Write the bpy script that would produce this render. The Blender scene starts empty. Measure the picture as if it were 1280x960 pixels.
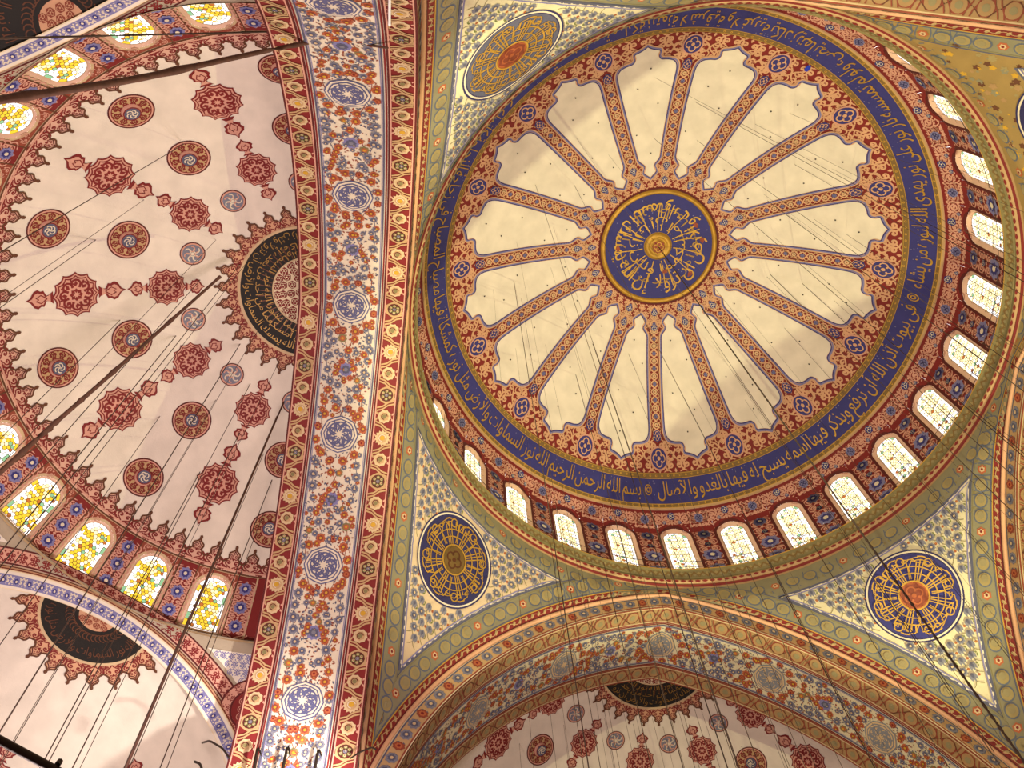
import bpy, math, random
import numpy as np
from mathutils import Matrix, Vector
from mathutils.geometry import tessellate_polygon
random.seed(7)
PI = math.pi
SC = bpy.context.scene
COL = SC.collection
ZB = 39.0                      # height of the dome-window heads above the prayer-hall floor

# ------------------------------------------------------------ camera, sky, lights, exposure
cam_d = bpy.data.cameras.new('camera')
cam_d.sensor_width = 36.0
cam_d.lens = 36.0 * 1190.291 / 1280.0
cam_d.clip_end = 300
cam = bpy.data.objects.new('camera', cam_d); COL.objects.link(cam)
CAMROT = [[0.99185827, -0.11976611, -0.04328113], [0.09337012, 0.91505355, -0.39237611], [0.08659791, 0.38514033, 0.91878601]]
CAMPOS = [-10.2387, -10.6569, -37.3665]
m = Matrix(((CAMROT[0][0], -CAMROT[1][0], -CAMROT[2][0], CAMPOS[0]),
            (CAMROT[0][1], -CAMROT[1][1], -CAMROT[2][1], CAMPOS[1]),
            (CAMROT[0][2], -CAMROT[1][2], -CAMROT[2][2], CAMPOS[2] + ZB),
            (0, 0, 0, 1)))
cam.matrix_world = m
SC.camera = cam

world = bpy.data.worlds.new('sky'); SC.world = world; world.use_nodes = True
bg = world.node_tree.nodes['Background']
bg.inputs['Color'].default_value = (1.0, 0.97, 0.97, 1); bg.inputs['Strength'].default_value = 3.0

def lamp(kind, loc, target, energy, color, size=1.0, spot=None, blend=0.5):
    d = bpy.data.lights.new('lamp_light', kind); d.energy = energy; d.color = color
    if kind == 'AREA': d.shape = 'DISK'; d.size = size
    else: d.shadow_soft_size = size
    if spot: d.spot_size = math.radians(spot); d.spot_blend = blend
    o = bpy.data.objects.new('lamp_light', d); COL.objects.link(o)
    o.location = loc
    o.rotation_euler = (Vector(target) - Vector(loc)).to_track_quat('-Z', 'Y').to_euler()
    return o
WARM = (1.0, 0.76, 0.62); KEY = (1.0, 0.95, 0.52); PNK = (1.0, 0.82, 0.80)
# general glow of the low chandelier rings
lamp('AREA', (0, -2, 5), (0, -2, 40), 2800, WARM, 14)
# floodlight inside the left half dome
lamp('AREA', (-14.5, 1, 8), (-20, 0, 32), 4100, PNK, 3)
# floodlights on the pier tops in two opposite corners, each washing the dome and the far corner
lamp('SPOT', (10.95, 10.85, 22.9), (-6.5, -6.5, 38), 12000, KEY, .15, 95, .3)
lamp('SPOT', (-10.95, -10.4, 22.9), (6.5, 6.5, 38), 12500, KEY, .15, 95, .3)
# close floodlight at the foot of the left arch
lamp('SPOT', (-10.6, 8.2, 18.5), (-13.0, 10.3, 21.6), 5500, (1.0, .94, .86), .15, 66, 1.0)

SC.view_settings.view_transform = 'Standard'; SC.view_settings.look = 'None'
SC.view_settings.gamma = 1; SC.view_settings.use_curve_mapping = False
SC.view_settings.exposure = 0.0
SC.cycles.max_bounces = 6; SC.cycles.diffuse_bounces = 4; SC.cycles.transparent_max_bounces = 12
SC.cycles.use_denoising = True

# ------------------------------------------------------------ pigments and materials
def lin(c):
    c = np.array(c, float) / 255.0
    return tuple(np.where(c <= .04045, c / 12.92, ((c + .055) / 1.055) ** 2.4)) + (1.0,)
PAL = dict(plaster=(226, 214, 198), red=(120, 22, 22), dred=(84, 14, 14), pink=(206, 150, 130), peach=(208, 158, 122),
    blue=(48, 46, 118), navy=(34, 30, 84), lilac=(122, 118, 164), gold=(196, 150, 58), dgold=(122, 94, 50), olive=(128, 116, 74),
    tan=(186, 150, 106), sand=(204, 176, 136), orange=(176, 92, 54), rust=(138, 62, 42), grey=(120, 119, 134), slate=(84, 84, 108), white=(218, 204, 182),
    black=(24, 18, 14), brown=(96, 54, 30), dark=(20, 14, 9), green=(112, 118, 66), cream=(224, 205, 170), ochre=(196, 150, 40),
    g_white=(240,238,235), g_yellow=(196, 160, 40), g_orange=(150,84,34), g_green=(112,150,112), g_pale=(228,208,150), stone=(168, 152, 130), fieldcream=(212, 200, 166), bluegrey=(128, 130, 136), ggold=(142, 129, 92), g_lemon=(246, 228, 170), eggfill=(152, 134, 88), egggrey=(132, 125, 98), fieldcream_shade=(206, 182, 150), azure=(24, 50, 190), stain=(150, 122, 70), eggline=(92, 98, 114), antique=(158, 120, 52), reveal=(226, 186, 162), scal=(214, 168, 146), indigo=(88, 88, 126), clay=(162, 127, 84))
PN = list(PAL); PI_ = {k: i for i, k in enumerate(PN)}
PALIN = np.array([lin(PAL[k]) for k in PN])

def nd(nt, t, **kw):
    n = nt.nodes.new(t)
    for k, v in kw.items(): setattr(n, k, v)
    return n
def painted(name, rough=.75, metal=0., var=.16, bump=.15, attr=True, color=(.5, .5, .5, 1), nscale=1.3):
    mt = bpy.data.materials.new(name); mt.use_nodes = True; nt = mt.node_tree
    b = nt.nodes['Principled BSDF']; b.inputs['Roughness'].default_value = rough; b.inputs['Metallic'].default_value = metal
    tc = nd(nt, 'ShaderNodeTexCoord')
    n1 = nd(nt, 'ShaderNodeTexNoise'); n1.inputs['Scale'].default_value = nscale; n1.inputs['Detail'].default_value = 5
    n2 = nd(nt, 'ShaderNodeTexNoise'); n2.inputs['Scale'].default_value = 22; n2.inputs['Detail'].default_value = 3
    nt.links.new(tc.outputs['Object'], n1.inputs['Vector']); nt.links.new(tc.outputs['Object'], n2.inputs['Vector'])
    mr = nd(nt, 'ShaderNodeMapRange'); mr.inputs['From Min'].default_value = .3; mr.inputs['From Max'].default_value = .7
    mr.inputs['To Min'].default_value = 1 - var; mr.inputs['To Max'].default_value = 1.0
    nt.links.new(n1.outputs['Fac'], mr.inputs['Value'])
    mix = nd(nt, 'ShaderNodeMix', data_type='RGBA', blend_type='MULTIPLY'); mix.inputs['Factor'].default_value = 1
    if attr:
        a = nd(nt, 'ShaderNodeAttribute', attribute_name='Col'); nt.links.new(a.outputs['Color'], mix.inputs['A'])
    else: mix.inputs['A'].default_value = color
    nt.links.new(mr.outputs['Result'], mix.inputs['B'])
    nt.links.new(mix.outputs['Result'], b.inputs['Base Color'])
    bp = nd(nt, 'ShaderNodeBump'); bp.inputs['Strength'].default_value = bump; bp.inputs['Distance'].default_value = .02
    nt.links.new(n2.outputs['Fac'], bp.inputs['Height']); nt.links.new(bp.outputs['Normal'], b.inputs['Normal'])
    return mt
M_PLASTER = painted('painted_plaster')
M_GILD = painted('gilded_paint', rough=.5, metal=.4, var=.3, nscale=2.5)
M_IRON = painted('dark_iron', rough=.5, metal=.6, attr=False, color=(.035, .022, .016, 1))
M_WIRE = painted('wire', rough=.6, metal=.3, attr=False, color=(.06, .035, .025, 1), bump=0)
M_ROPE = painted('wrapped_cable', rough=.9, attr=False, color=(.12, .05, .03, 1), nscale=6, var=.4)
M_STONE = painted('limestone', rough=.8, attr=False, color=(.5, .43, .34, 1), nscale=.4)
M_CARPET = painted('red_carpet', rough=.95, attr=False, color=(.25, .04, .03, 1))
M_LED = painted('white_bulb', rough=.3, attr=False, color=(.9, .9, .9, 1), var=0, bump=0)
def glassmat():
    mt = bpy.data.materials.new('stained_glass'); mt.use_nodes = True; nt = mt.node_tree
    for n in list(nt.nodes): nt.nodes.remove(n)
    o = nd(nt, 'ShaderNodeOutputMaterial'); a = nd(nt, 'ShaderNodeAttribute', attribute_name='Col')
    t = nd(nt, 'ShaderNodeBsdfTransparent'); g = nd(nt, 'ShaderNodeBsdfGlossy'); g.inputs['Roughness'].default_value = .2
    tr = nd(nt, 'ShaderNodeBsdfTranslucent'); mx0 = nd(nt, 'ShaderNodeMixShader'); mx0.inputs[0].default_value = .25
    mx = nd(nt, 'ShaderNodeMixShader'); mx.inputs[0].default_value = .04
    nz = nd(nt, 'ShaderNodeTexNoise'); nz.inputs['Scale'].default_value = 9
    mm = nd(nt, 'ShaderNodeMix', data_type='RGBA', blend_type='MULTIPLY'); mm.inputs['Factor'].default_value = .35
    nt.links.new(a.outputs['Color'], mm.inputs['A']); nt.links.new(nz.outputs['Fac'], mm.inputs['B'])
    nt.links.new(mm.outputs['Result'], t.inputs['Color']); nt.links.new(mm.outputs['Result'], tr.inputs['Color'])
    nt.links.new(t.outputs[0], mx0.inputs[1]); nt.links.new(tr.outputs[0], mx0.inputs[2])
    nt.links.new(mx0.outputs[0], mx.inputs[1]); nt.links.new(g.outputs[0], mx.inputs[2]); nt.links.new(mx.outputs[0], o.inputs['Surface'])
    return mt
M_GLASS = glassmat()

# ------------------------------------------------------------ object helpers
def empty(name, label=None, cat=None, loc=(0, 0, 0), rz=0, group=None, parent=None):
    o = bpy.data.objects.new(name, None); COL.objects.link(o); o.location = loc; o.rotation_euler = (0, 0, rz)
    o.empty_display_size = .3
    if label: o['label'] = label
    if cat: o['category'] = cat
    if group: o['group'] = group
    if parent: o.parent = parent
    return o
def tag(o, label=None, cat=None, group=None, kind=None):
    for k, v in (('label', label), ('category', cat), ('group', group), ('kind', kind)):
        if v: o[k] = v
    return o
def link_mesh(name, me, parent=None, rz=0, loc=(0, 0, 0)):
    o = bpy.data.objects.new(name, me); COL.objects.link(o); o.parent = parent
    o.rotation_euler = (0, 0, rz); o.location = loc
    return o
def mesh_np(name, V, T, C=None, mat=None, smooth=True):
    me = bpy.data.meshes.new(name); n = len(V); k = len(T)
    me.vertices.add(n); me.vertices.foreach_set('co', np.asarray(V, np.float32).ravel())
    me.loops.add(3 * k); me.loops.foreach_set('vertex_index', np.asarray(T, np.int32).ravel())
    me.polygons.add(k); me.polygons.foreach_set('loop_start', np.arange(0, 3 * k, 3, dtype=np.int32))
    try: me.polygons.foreach_set('loop_total', np.full(k, 3, np.int32))
    except Exception: pass
    if C is not None:
        at = me.color_attributes.new('Col', 'FLOAT_COLOR', 'CORNER')
        at.data.foreach_set('color', np.repeat(PALIN[C], 3, axis=0).astype(np.float32).ravel())
    if mat: me.materials.append(mat)
    me.update(calc_edges=True); me.validate()
    if smooth: me.polygons.foreach_set('use_smooth', np.ones(len(me.polygons), bool))
    return me

LAY = .009
class Paint:
    """collects triangles in a flat (u, v, layer) space; build() lays them on a surface"""
    def __init__(s): s.V = []; s.T = []; s.C = []; s.n = 0
    def raw(s, V, T, C):
        V = np.asarray(V, float); T = np.asarray(T, int)
        if len(T) == 0: return s
        s.V.append(V); s.T.append(T + s.n); s.n += len(V)
        s.C.append(np.full(len(T), PI_[C]) if isinstance(C, str) else np.asarray(C, int))
        return s
    def add(s, V2, T, C, lay=0):
        V2 = np.asarray(V2, float); h = np.broadcast_to(np.asarray(lay, float) * LAY, (len(V2),))
        return s.raw(np.column_stack([V2, h]), T, C)
    def fan(s, pts, C, lay=0, c=None):
        pts = np.asarray(pts, float); k = len(pts); c = pts.mean(0) if c is None else c
        return s.add(np.vstack([pts, c]), [(i, (i + 1) % k, k) for i in range(k)], C, lay)
    def disc(s, c, r, C, lay=0, n=14):
        t = np.arange(n) * 2 * PI / n; rx, ry = (r if hasattr(r, '__len__') else (r, r))
        return s.fan(np.column_stack([c[0] + rx * np.cos(t), c[1] + ry * np.sin(t)]), C, lay, c)
    def poly(s, pts, C, lay=0):
        pts = np.asarray(pts, float)
        T = tessellate_polygon([[Vector((p[0], p[1], 0)) for p in pts]])
        return s.add(pts, [tuple(t) for t in T], C, lay)
    def ring(s, a, b, C, lay=0, closed=True, layb=None):
        a = np.asarray(a, float); b = np.asarray(b, float); k = len(a)
        T = []
        for i in range(k if closed else k - 1):
            j = (i + 1) % k; T += [(i, j, k + j), (i, k + j, k + i)]
        return s.add(np.vstack([a, b]), T, C, np.r_[np.full(k, lay), np.full(k, lay if layb is None else layb)])
    def annulus(s, c, r0, r1, C, lay=0, n=32, layb=None):
        t = np.arange(n) * 2 * PI / n; u = np.column_stack([np.cos(t), np.sin(t)]); c = np.asarray(c)
        return s.ring(c + u * r0, c + u * r1, C, lay, True, layb)
    def stroke(s, pts, wd, C, lay=0, closed=False):
        p = np.asarray(pts, float)
        if closed: d = np.roll(p, -1, 0) - np.roll(p, 1, 0)
        else: d = np.gradient(p, axis=0)
        d /= np.maximum(np.hypot(d[:, 0], d[:, 1]), 1e-9)[:, None]
        nn = np.column_stack([-d[:, 1], d[:, 0]]); wd = np.broadcast_to(np.asarray(wd, float), (len(p),))[:, None] / 2
        return s.ring(p + nn * wd, p - nn * wd, C, lay, closed)
    def grid(s, u0, u1, v0, v1, nu, nv, C, lay=0):
        U, V = np.meshgrid(np.linspace(u0, u1, nu + 1), np.linspace(v0, v1, nv + 1), indexing='ij')
        return s.gridpts(U, V, C, lay)
    def gridpts(s, U, V, C, lay=0):
        nu, nv = U.shape[0] - 1, U.shape[1] - 1
        i = (np.arange(nu)[:, None] * (nv + 1) + np.arange(nv)[None]).ravel()
        T = np.vstack([np.column_stack([i, i + nv + 1, i + nv + 2]), np.column_stack([i, i + nv + 2, i + 1])])
        return s.add(np.column_stack([U.ravel(), V.ravel()]), T, C, lay)
    def tpl(s): return np.vstack(s.V), np.vstack(s.T), np.concatenate(s.C)
    def inst(s, tp, P, rot=0, sc=1, lay=0, flip=False):
        V, T, C = tp; P = np.atleast_2d(np.asarray(P, float)); k = len(P); n = len(V)
        if k == 0: return s
        rot = np.broadcast_to(np.asarray(rot, float), (k,)); sc = np.asarray(sc, float)
        if sc.ndim < 2: sc = np.broadcast_to(sc.reshape(-1, 1) if sc.ndim else sc, (k, 2)) if sc.ndim == 0 or len(sc) == k else np.broadcast_to(sc, (k, 2))
        x = V[None, :, 0] * sc[:, None, 0] * (-1 if flip else 1); y = V[None, :, 1] * sc[:, None, 1]
        c, si = np.cos(rot)[:, None], np.sin(rot)[:, None]
        X = P[:, None, 0] + c * x - si * y; Y = P[:, None, 1] + si * x + c * y
        Z = np.broadcast_to(V[None, :, 2] + lay * LAY, X.shape)
        TT = (T[None] + (np.arange(k) * n)[:, None, None]).reshape(-1, 3)
        return s.raw(np.stack([X, Y, Z], -1).reshape(-1, 3), TT, np.tile(C, k))
    def mesh(s, name, fn, mat=M_PLASTER, smooth=True):
        V, T, C = s.tpl()
        P = fn(V[:, 0], V[:, 1], V[:, 2]) if fn else V
        return mesh_np(name, P, T, C, mat, smooth)
    def build(s, name, fn, parent=None, mat=M_PLASTER, rz=0, kind=None, smooth=True, label=None):
        o = link_mesh(name, s.mesh(name, fn, mat, smooth), parent, rz)
        if kind: o['kind'] = kind
        if label: o['label'] = label
        return o

# ------------------------------------------------------------ motif templates (unit size)
def lobes(n, r, amp, k=4, c=(0, 0), ph=0):
    t = np.arange(n * k) * 2 * PI / (n * k); rr = r * (1 + amp * np.cos(n * (t + ph)))
    return np.column_stack([c[0] + rr * np.cos(t), c[1] + rr * np.sin(t)])
def spiral(c, r0, r1, a0, a1, n=12):
    t = np.linspace(0, 1, n); r = r0 + (r1 - r0) * t; a = a0 + (a1 - a0) * t
    return np.column_stack([c[0] + r * np.cos(a), c[1] + r * np.sin(a)])
def flower(c1, c2, c3, n=8, k=3):
    p = Paint(); p.fan(lobes(n, 1, .13, k), c1, 0, (0, 0)); p.fan(lobes(n, .62, .12, 2), c2, 1, (0, 0)); p.disc((0, 0), .3, c3, 2, 8)
    return p.tpl()
def leaf(c1):
    p = Paint(); p.fan([(0, 0), (.22, .35), (.16, .7), (0, 1), (-.16, .7), (-.22, .35)], c1, 0); return p.tpl()
def tulip(c1, c2):
    p = Paint(); p.fan([(0, -1), (.55, -.6), (.7, 0), (.5, .8), (.22, .35), (0, 1), (-.22, .35), (-.5, .8), (-.7, 0), (-.55, -.6)], c1, 0, (0, -.2))
    p.fan([(0, -.7), (.3, -.3), (0, .35), (-.3, -.3)], c2, 1); return p.tpl()
def daisy(out, mid, cen, n=14):
    p = Paint(); a = np.arange(2 * n) * PI / n; r = np.where(np.arange(2 * n) % 2, .78, 1.0)
    p.fan(np.column_stack([r * np.cos(a), r * np.sin(a)]), out, 0, (0, 0)); p.disc((0, 0), .58, mid, 1, 12); p.disc((0, 0), .3, cen, 2, 8)
    p.stroke(spiral((0, 0), .42, .42, 0, 4.5, 8), .08, 'white', 2); return p.tpl()
def arab(c1, wd=.075, leafc=None):
    """one unit of scrolling stems, 1 x 1, mirrored about x = 0"""
    p = Paint(); leafc = leafc or c1
    for f in (1, -1):
        q = spiral((.26, .05), .23, .06, -PI / 2, 1.55 * PI, 14); p.stroke(q * (f, 1), wd, c1, 0)
        q = spiral((.27, -.02), .42, .30, PI * .35, -PI * .55, 7) + (0, .0); p.stroke(q * (f, 1), wd, c1, 0)
        p.stroke(np.array([(.0, -.5), (.1, -.32), (.26, -.2)]) * (f, 1), wd, c1, 0)
        p.fan(np.array([(.26, .12), (.36, .02), (.26, -.07), (.18, .02)]) * (f, 1), leafc, 0)
        p.fan(np.array([(.5, .3), (.4, .42), (.24, .44), (.36, .34)]) * (f, 1), leafc, 0)
        p.fan(np.array([(.5, -.3), (.44, -.44), (.28, -.46), (.38, -.36)]) * (f, 1), leafc, 0)
    p.fan([(0, .5), (.09, .36), (0, .22), (-.09, .36)], leafc, 0)
    return p.tpl()
def knot(c1, c2, n=8):
    """round interlace flower"""
    p = Paint(); p.fan(lobes(n, 1, .08, 3), c1, 0, (0, 0))
    for k in range(n // 2):
        a = k * 2 * PI / (n // 2)
        q = spiral((.42 * math.cos(a), .42 * math.sin(a)), .36, .36, a - 2.2, a + 2.2, 8); p.stroke(q, .13, c2, 1)
    p.disc((0, 0), .2, c2, 1, 8); return p.tpl()
T_FO = flower('orange', 'rust', 'ochre', 8); T_FR = flower('rust', 'orange', 'red', 8); T_FG = flower('grey', 'slate', 'sand', 8)
T_FL = flower('lilac', 'slate', 'grey', 10); T_FY = flower('olive', 'orange', 'ochre', 8); T_LG = leaf('slate'); T_LO = leaf('rust'); T_LV = leaf('green')
T_TU = tulip('grey', 'slate'); T_TO = tulip('orange', 'rust'); T_KB = knot('blue', 'peach'); T_KL = knot('lilac', 'navy'); T_KS = knot('blue', 'white', 6)
T_LT = flower('lilac', 'blue', 'white', 8, 3); T_ARW = arab('white', .12); T_ARP = arab('pink'); T_ARE = arab('peach', .095); T_ARR = arab('red', .09); T_ART = arab('tan', .08); T_ARB = arab('lilac', .10); T_DAI = daisy('sand', 'tan', 'ochre')

# ------------------------------------------------------------ Arabic lettering
AR = {'ا': 'FE8D 2', 'أ': 'FE83 2', 'إ': 'FE87 2', 'آ': 'FE81 2', 'ب': 'FE8F 4', 'ة': 'FE93 2', 'ت': 'FE95 4', 'ث': 'FE99 4', 'ج': 'FE9D 4', 'ح': 'FEA1 4', 'خ': 'FEA5 4',
      'د': 'FEA9 2', 'ذ': 'FEAB 2', 'ر': 'FEAD 2', 'ز': 'FEAF 2', 'س': 'FEB1 4', 'ش': 'FEB5 4', 'ص': 'FEB9 4', 'ض': 'FEBD 4', 'ط': 'FEC1 4', 'ظ': 'FEC5 4', 'ع': 'FEC9 4', 'غ': 'FECD 4',
      'ف': 'FED1 4', 'ق': 'FED5 4', 'ك': 'FED9 4', 'ل': 'FEDD 4', 'م': 'FEE1 4', 'ن': 'FEE5 4', 'ه': 'FEE9 4', 'و': 'FEED 2', 'ى': 'FEEF 2', 'ي': 'FEF1 4', 'ء': 'FE80 1', 'ئ': 'FE89 4'}
LA = {'ا': 0xFEFB, 'أ': 0xFEF7, 'إ': 0xFEF9, 'آ': 0xFEF5}
def shape(word):
    out = []; i = 0; prev = False
    while i < len(word):
        c = word[i]
        if c == 'ل' and i + 1 < len(word) and word[i + 1] in LA:
            out.append(chr(LA[word[i + 1]] + (1 if prev else 0))); prev = False; i += 2; continue
        b, k = AR[c].split(); b = int(b, 16); k = int(k)
        nxt = i + 1 < len(word) and AR.get(word[i + 1], 'x 1').split()[1] != '1'
        if k == 4: f = (3 if nxt else 1) if prev else (2 if nxt else 0); prev = nxt
        elif k == 2: f = 1 if prev else 0; prev = False
        else: f = 0; prev = False
        out.append(chr(b + f)); i += 1
    return ''.join(out)
_cache = {}
def text2d(s):
    """right-to-left text as a flat triangulated outline, width and height in em"""
    if s in _cache: return _cache[s]
    vis = ' '.join(shape(wd)[::-1] for wd in s.split()[::-1])
    cu = bpy.data.curves.new('lettering', 'FONT'); cu.body = vis; cu.resolution_u = 2; cu.offset = 0.0
    o = bpy.data.objects.new('lettering', cu); COL.objects.link(o)
    dg = bpy.context.evaluated_depsgraph_get(); dg.update()
    me = o.evaluated_get(dg).to_mesh(); me.calc_loop_triangles()
    V = np.zeros(len(me.vertices) * 3); me.vertices.foreach_get('co', V); V = V.reshape(-1, 3)[:, :2].copy()
    T = np.zeros(len(me.loop_triangles) * 3, np.int32); me.loop_triangles.foreach_get('vertices', T); T = T.reshape(-1, 3).copy()
    bpy.data.objects.remove(o); bpy.data.curves.remove(cu)
    if len(V) == 0: V = np.array([(0, 0), (1, 0), (0, 1.)]); T = np.array([(0, 1, 2)])
    V[:, 0] -= V[:, 0].min(); _cache[s] = (V, T); return V, T
def put_text(p, s, u0, u1, v0, v1, C, lay, vlo=-.32, vhi=.80, fn=None):
    V, T = text2d(s); x = u0 + V[:, 0] / V[:, 0].max() * (u1 - u0); y = v0 + (np.clip(V[:, 1], vlo, vhi) - vlo) / (vhi - vlo) * (v1 - v0)
    P = np.column_stack([x, y])
    if fn: P = fn(x, y)
    p.add(P, T, C, lay)

# ------------------------------------------------------------ surfaces (z relative to ZB)
def cap(cx, cy, cz, Q):
    def f(x, y, h):
        r2 = np.minimum(x * x + y * y, Q * Q * .9999); n = np.stack([x / Q, y / Q, np.sqrt(Q * Q - r2) / Q], -1)
        return np.array([cx, cy, cz]) + n * (Q - h)[:, None]
    return f
def drum(rfun, Ru):
    def f(u, v, h):
        r = rfun(v) - h; a = u / Ru
        return np.stack([r * np.sin(a), r * np.cos(a), v], -1)
    return f
def tube(profile_rz, n=96, a0=0, a1=2 * PI):
    """surface of revolution in (arc fraction, profile index) for mouldings"""
    pr = np.asarray(profile_rz, float)
    def f(u, v, h):
        i = np.arange(len(pr)); r = np.interp(v, i, pr[:, 0]) - h; z = np.interp(v, i, pr[:, 1])
        return np.stack([r * np.sin(u), r * np.cos(u), z], -1)
    return f

D = 11.25
class Arch:
    def __init__(s, D, A, e, crown, W):
        s.D, s.A, s.e, s.W = D, A, e, W; s.R = A + e; s.z0 = crown - math.sqrt(s.R ** 2 - e * e); s.thc = math.acos(e / s.R)
        s.S = s.thc * s.R
    def soffit(s, u, v, h):
        R = s.R - h; th = s.thc - np.abs(u) / s.R; sg = np.where(u < 0, -1., 1.)
        return np.stack([sg * np.maximum(-s.e + R * np.cos(th), 0), s.D + v, s.z0 + R * np.sin(th)], -1)
    def face(s, y):
        def f(u, v, h):
            R = s.R + v; c = np.arccos(np.clip(s.e / R, 0, 1)); th = c - np.abs(u) / s.S * c; sg = np.where(u < 0, -1., 1.)
            return np.stack([sg * np.maximum(-s.e + R * np.cos(th), 0), np.full_like(u, y) - h, s.z0 + R * np.sin(th)], -1)
        return f
class Pend:
    """surface between a ring of radius D and arches rising from an n-sided plan; arch plane is y = D"""
    def __init__(s, arch, off, half):
        s.D = arch.D; s.R = arch.R + off; s.e = arch.e; s.z0 = arch.z0; s.half = half
        s.crown = s.z0 + math.sqrt(s.R ** 2 - s.e ** 2); s.amax = s.R - s.e
        a = np.linspace(0, min(s.amax, s.D * math.tan(half)) * .9995, 500); z = s.z0 + np.sqrt(s.R ** 2 - (a + s.e) ** 2); rho = np.hypot(a, s.D)
        s.la = np.r_[-2, np.cumsum(np.r_[0, np.hypot(np.diff(rho), np.diff(z))])]; s.lz = np.r_[s.crown + 2, z]; s.lrho = np.r_[s.D, rho]; s.aa = a
        # border table, marched off the arch edge over the surface
        N = 161; th = np.linspace(0, math.acos(s.e / s.R), (N + 1) // 2); x = -s.e + s.R * np.cos(th); zz = s.z0 + s.R * np.sin(th)
        x = np.r_[-x, x[::-1][1:]]; zz = np.r_[zz, zz[::-1][1:]]
        P = np.stack([x, np.full_like(x, s.D), zz], -1); s.es = np.r_[0, np.cumsum(np.linalg.norm(np.diff(P, axis=0), axis=1))]; s.es -= s.es[-1] / 2
        t = np.gradient(P, axis=0); t[len(t) // 2] = (1, 0, 0); t /= np.linalg.norm(t, axis=1)[:, None]
        s.dd = np.arange(0, 1.61, .05); rows = []; nr = []
        for _ in s.dd:
            n = s.normal(P); ang = np.arctan2(P[:, 0], P[:, 1]); r = np.hypot(P[:, 0], P[:, 1]); c = np.clip(ang, -s.half, s.half)
            rows.append(np.stack([r * np.sin(c), r * np.cos(c), P[:, 2]], -1)); nr.append(n)
            d = np.cross(n, t); d *= np.where(d[:, 2] < 0, -1, 1)[:, None]
            P = s.project(P + d / np.linalg.norm(d, axis=1)[:, None] * .05)
        s.BP = np.array(rows); s.BN = np.array(nr)
    def rho(s, z):
        a = np.sqrt(np.maximum(s.R ** 2 - (z - s.z0) ** 2, 0)) - s.e
        return np.where(z < s.crown, np.hypot(np.maximum(a, 0), s.D), s.D)
    def project(s, P):
        r = np.hypot(P[:, 0], P[:, 1]); k = s.rho(P[:, 2]) / r
        return np.stack([P[:, 0] * k, P[:, 1] * k, P[:, 2]], -1)
    def normal(s, P):
        dr = (s.rho(P[:, 2] + .01) - s.rho(P[:, 2] - .01)) / .02; r = np.hypot(P[:, 0], P[:, 1])
        n = np.stack([-P[:, 0] / r, -P[:, 1] / r, dr], -1); return n / np.linalg.norm(n, axis=1)[:, None]
    def border(s, u, v, h):
        fi = np.interp(u, s.es, np.arange(len(s.es))); fj = np.clip(v / .05, 0, len(s.dd) - 1.001)
        i = np.minimum(fi.astype(int), len(s.es) - 2); j = fj.astype(int); a = (fi - i)[:, None]; b = (fj - j)[:, None]
        g = lambda A: (A[j, i] * (1 - a) + A[j, i + 1] * a) * (1 - b) + (A[j + 1, i] * (1 - a) + A[j + 1, i + 1] * a) * b
        n = g(s.BN); return g(s.BP) + n / np.maximum(np.linalg.norm(n, axis=1), 1e-6)[:, None] * h[:, None]
    def field(s, u, v, h):            # frame whose +Y is the diagonal: u metres sideways, v metres down from the ring
        r = np.interp(v, s.la, s.lrho); z = np.interp(v, s.la, s.lz); a = u / r
        P = np.stack([r * np.sin(a), r * np.cos(a), z], -1); return P + s.normal(P) * h[:, None]
    def shell(s, p, C, ztop, nlev=40, nt=16):
        lv = np.r_[-(ztop - s.crown), np.linspace(0, 1, nlev) ** 1.3 * s.la[-1]]
        U = []; 
        for l in lv:
            r = np.interp(l, s.la, s.lrho); a = math.sqrt(max(r * r - s.D ** 2, 0)); hr = s.half - math.atan(a / s.D)
            U.append(np.linspace(-hr, hr, nt) * r)
        p.gridpts(np.array(U), np.repeat(lv[:, None], nt, 1), C, 0)
    def inner(s, dist, ztop, nlev=26, nt=13):
        """triangle inside the borders: rows of (u, v)"""
        e = np.stack([s.BP[0][:, 0], s.BP[0][:, 1], s.BP[0][:, 2]], -1); c, si = math.cos(s.half), math.sin(s.half)
        E1 = np.stack([e[:, 0] * c - e[:, 1] * si, e[:, 0] * si + e[:, 1] * c, e[:, 2]], -1)      # arch edge seen from the diagonal frame
        rows = []
        l0 = np.interp(-ztop, -s.lz, s.la)
        for l in np.linspace(l0, s.la[-1], 90):
            r = np.interp(l, s.la, s.lrho); z = np.interp(l, s.la, s.lz); hr = s.half - math.atan(math.sqrt(max(r * r - s.D ** 2, 0)) / s.D)
            a = np.linspace(0, hr, 60); Pt = np.stack([-r * np.sin(a), r * np.cos(a), np.full(60, z)], -1)
            dm = np.sqrt(((Pt[:, None] - E1[None]) ** 2).sum(-1)).min(1); ok = np.where(dm >= dist)[0]
            if len(ok) == 0 or 0 not in ok[:1]: break
            rows.append((l, a[ok[-1]] * r))
        rows = np.array(rows); ls = np.linspace(rows[0, 0], rows[-1, 0], nlev); ws = np.interp(ls, rows[:, 0], rows[:, 1]); ws[-1] = .02
        return ls, ws

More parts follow.
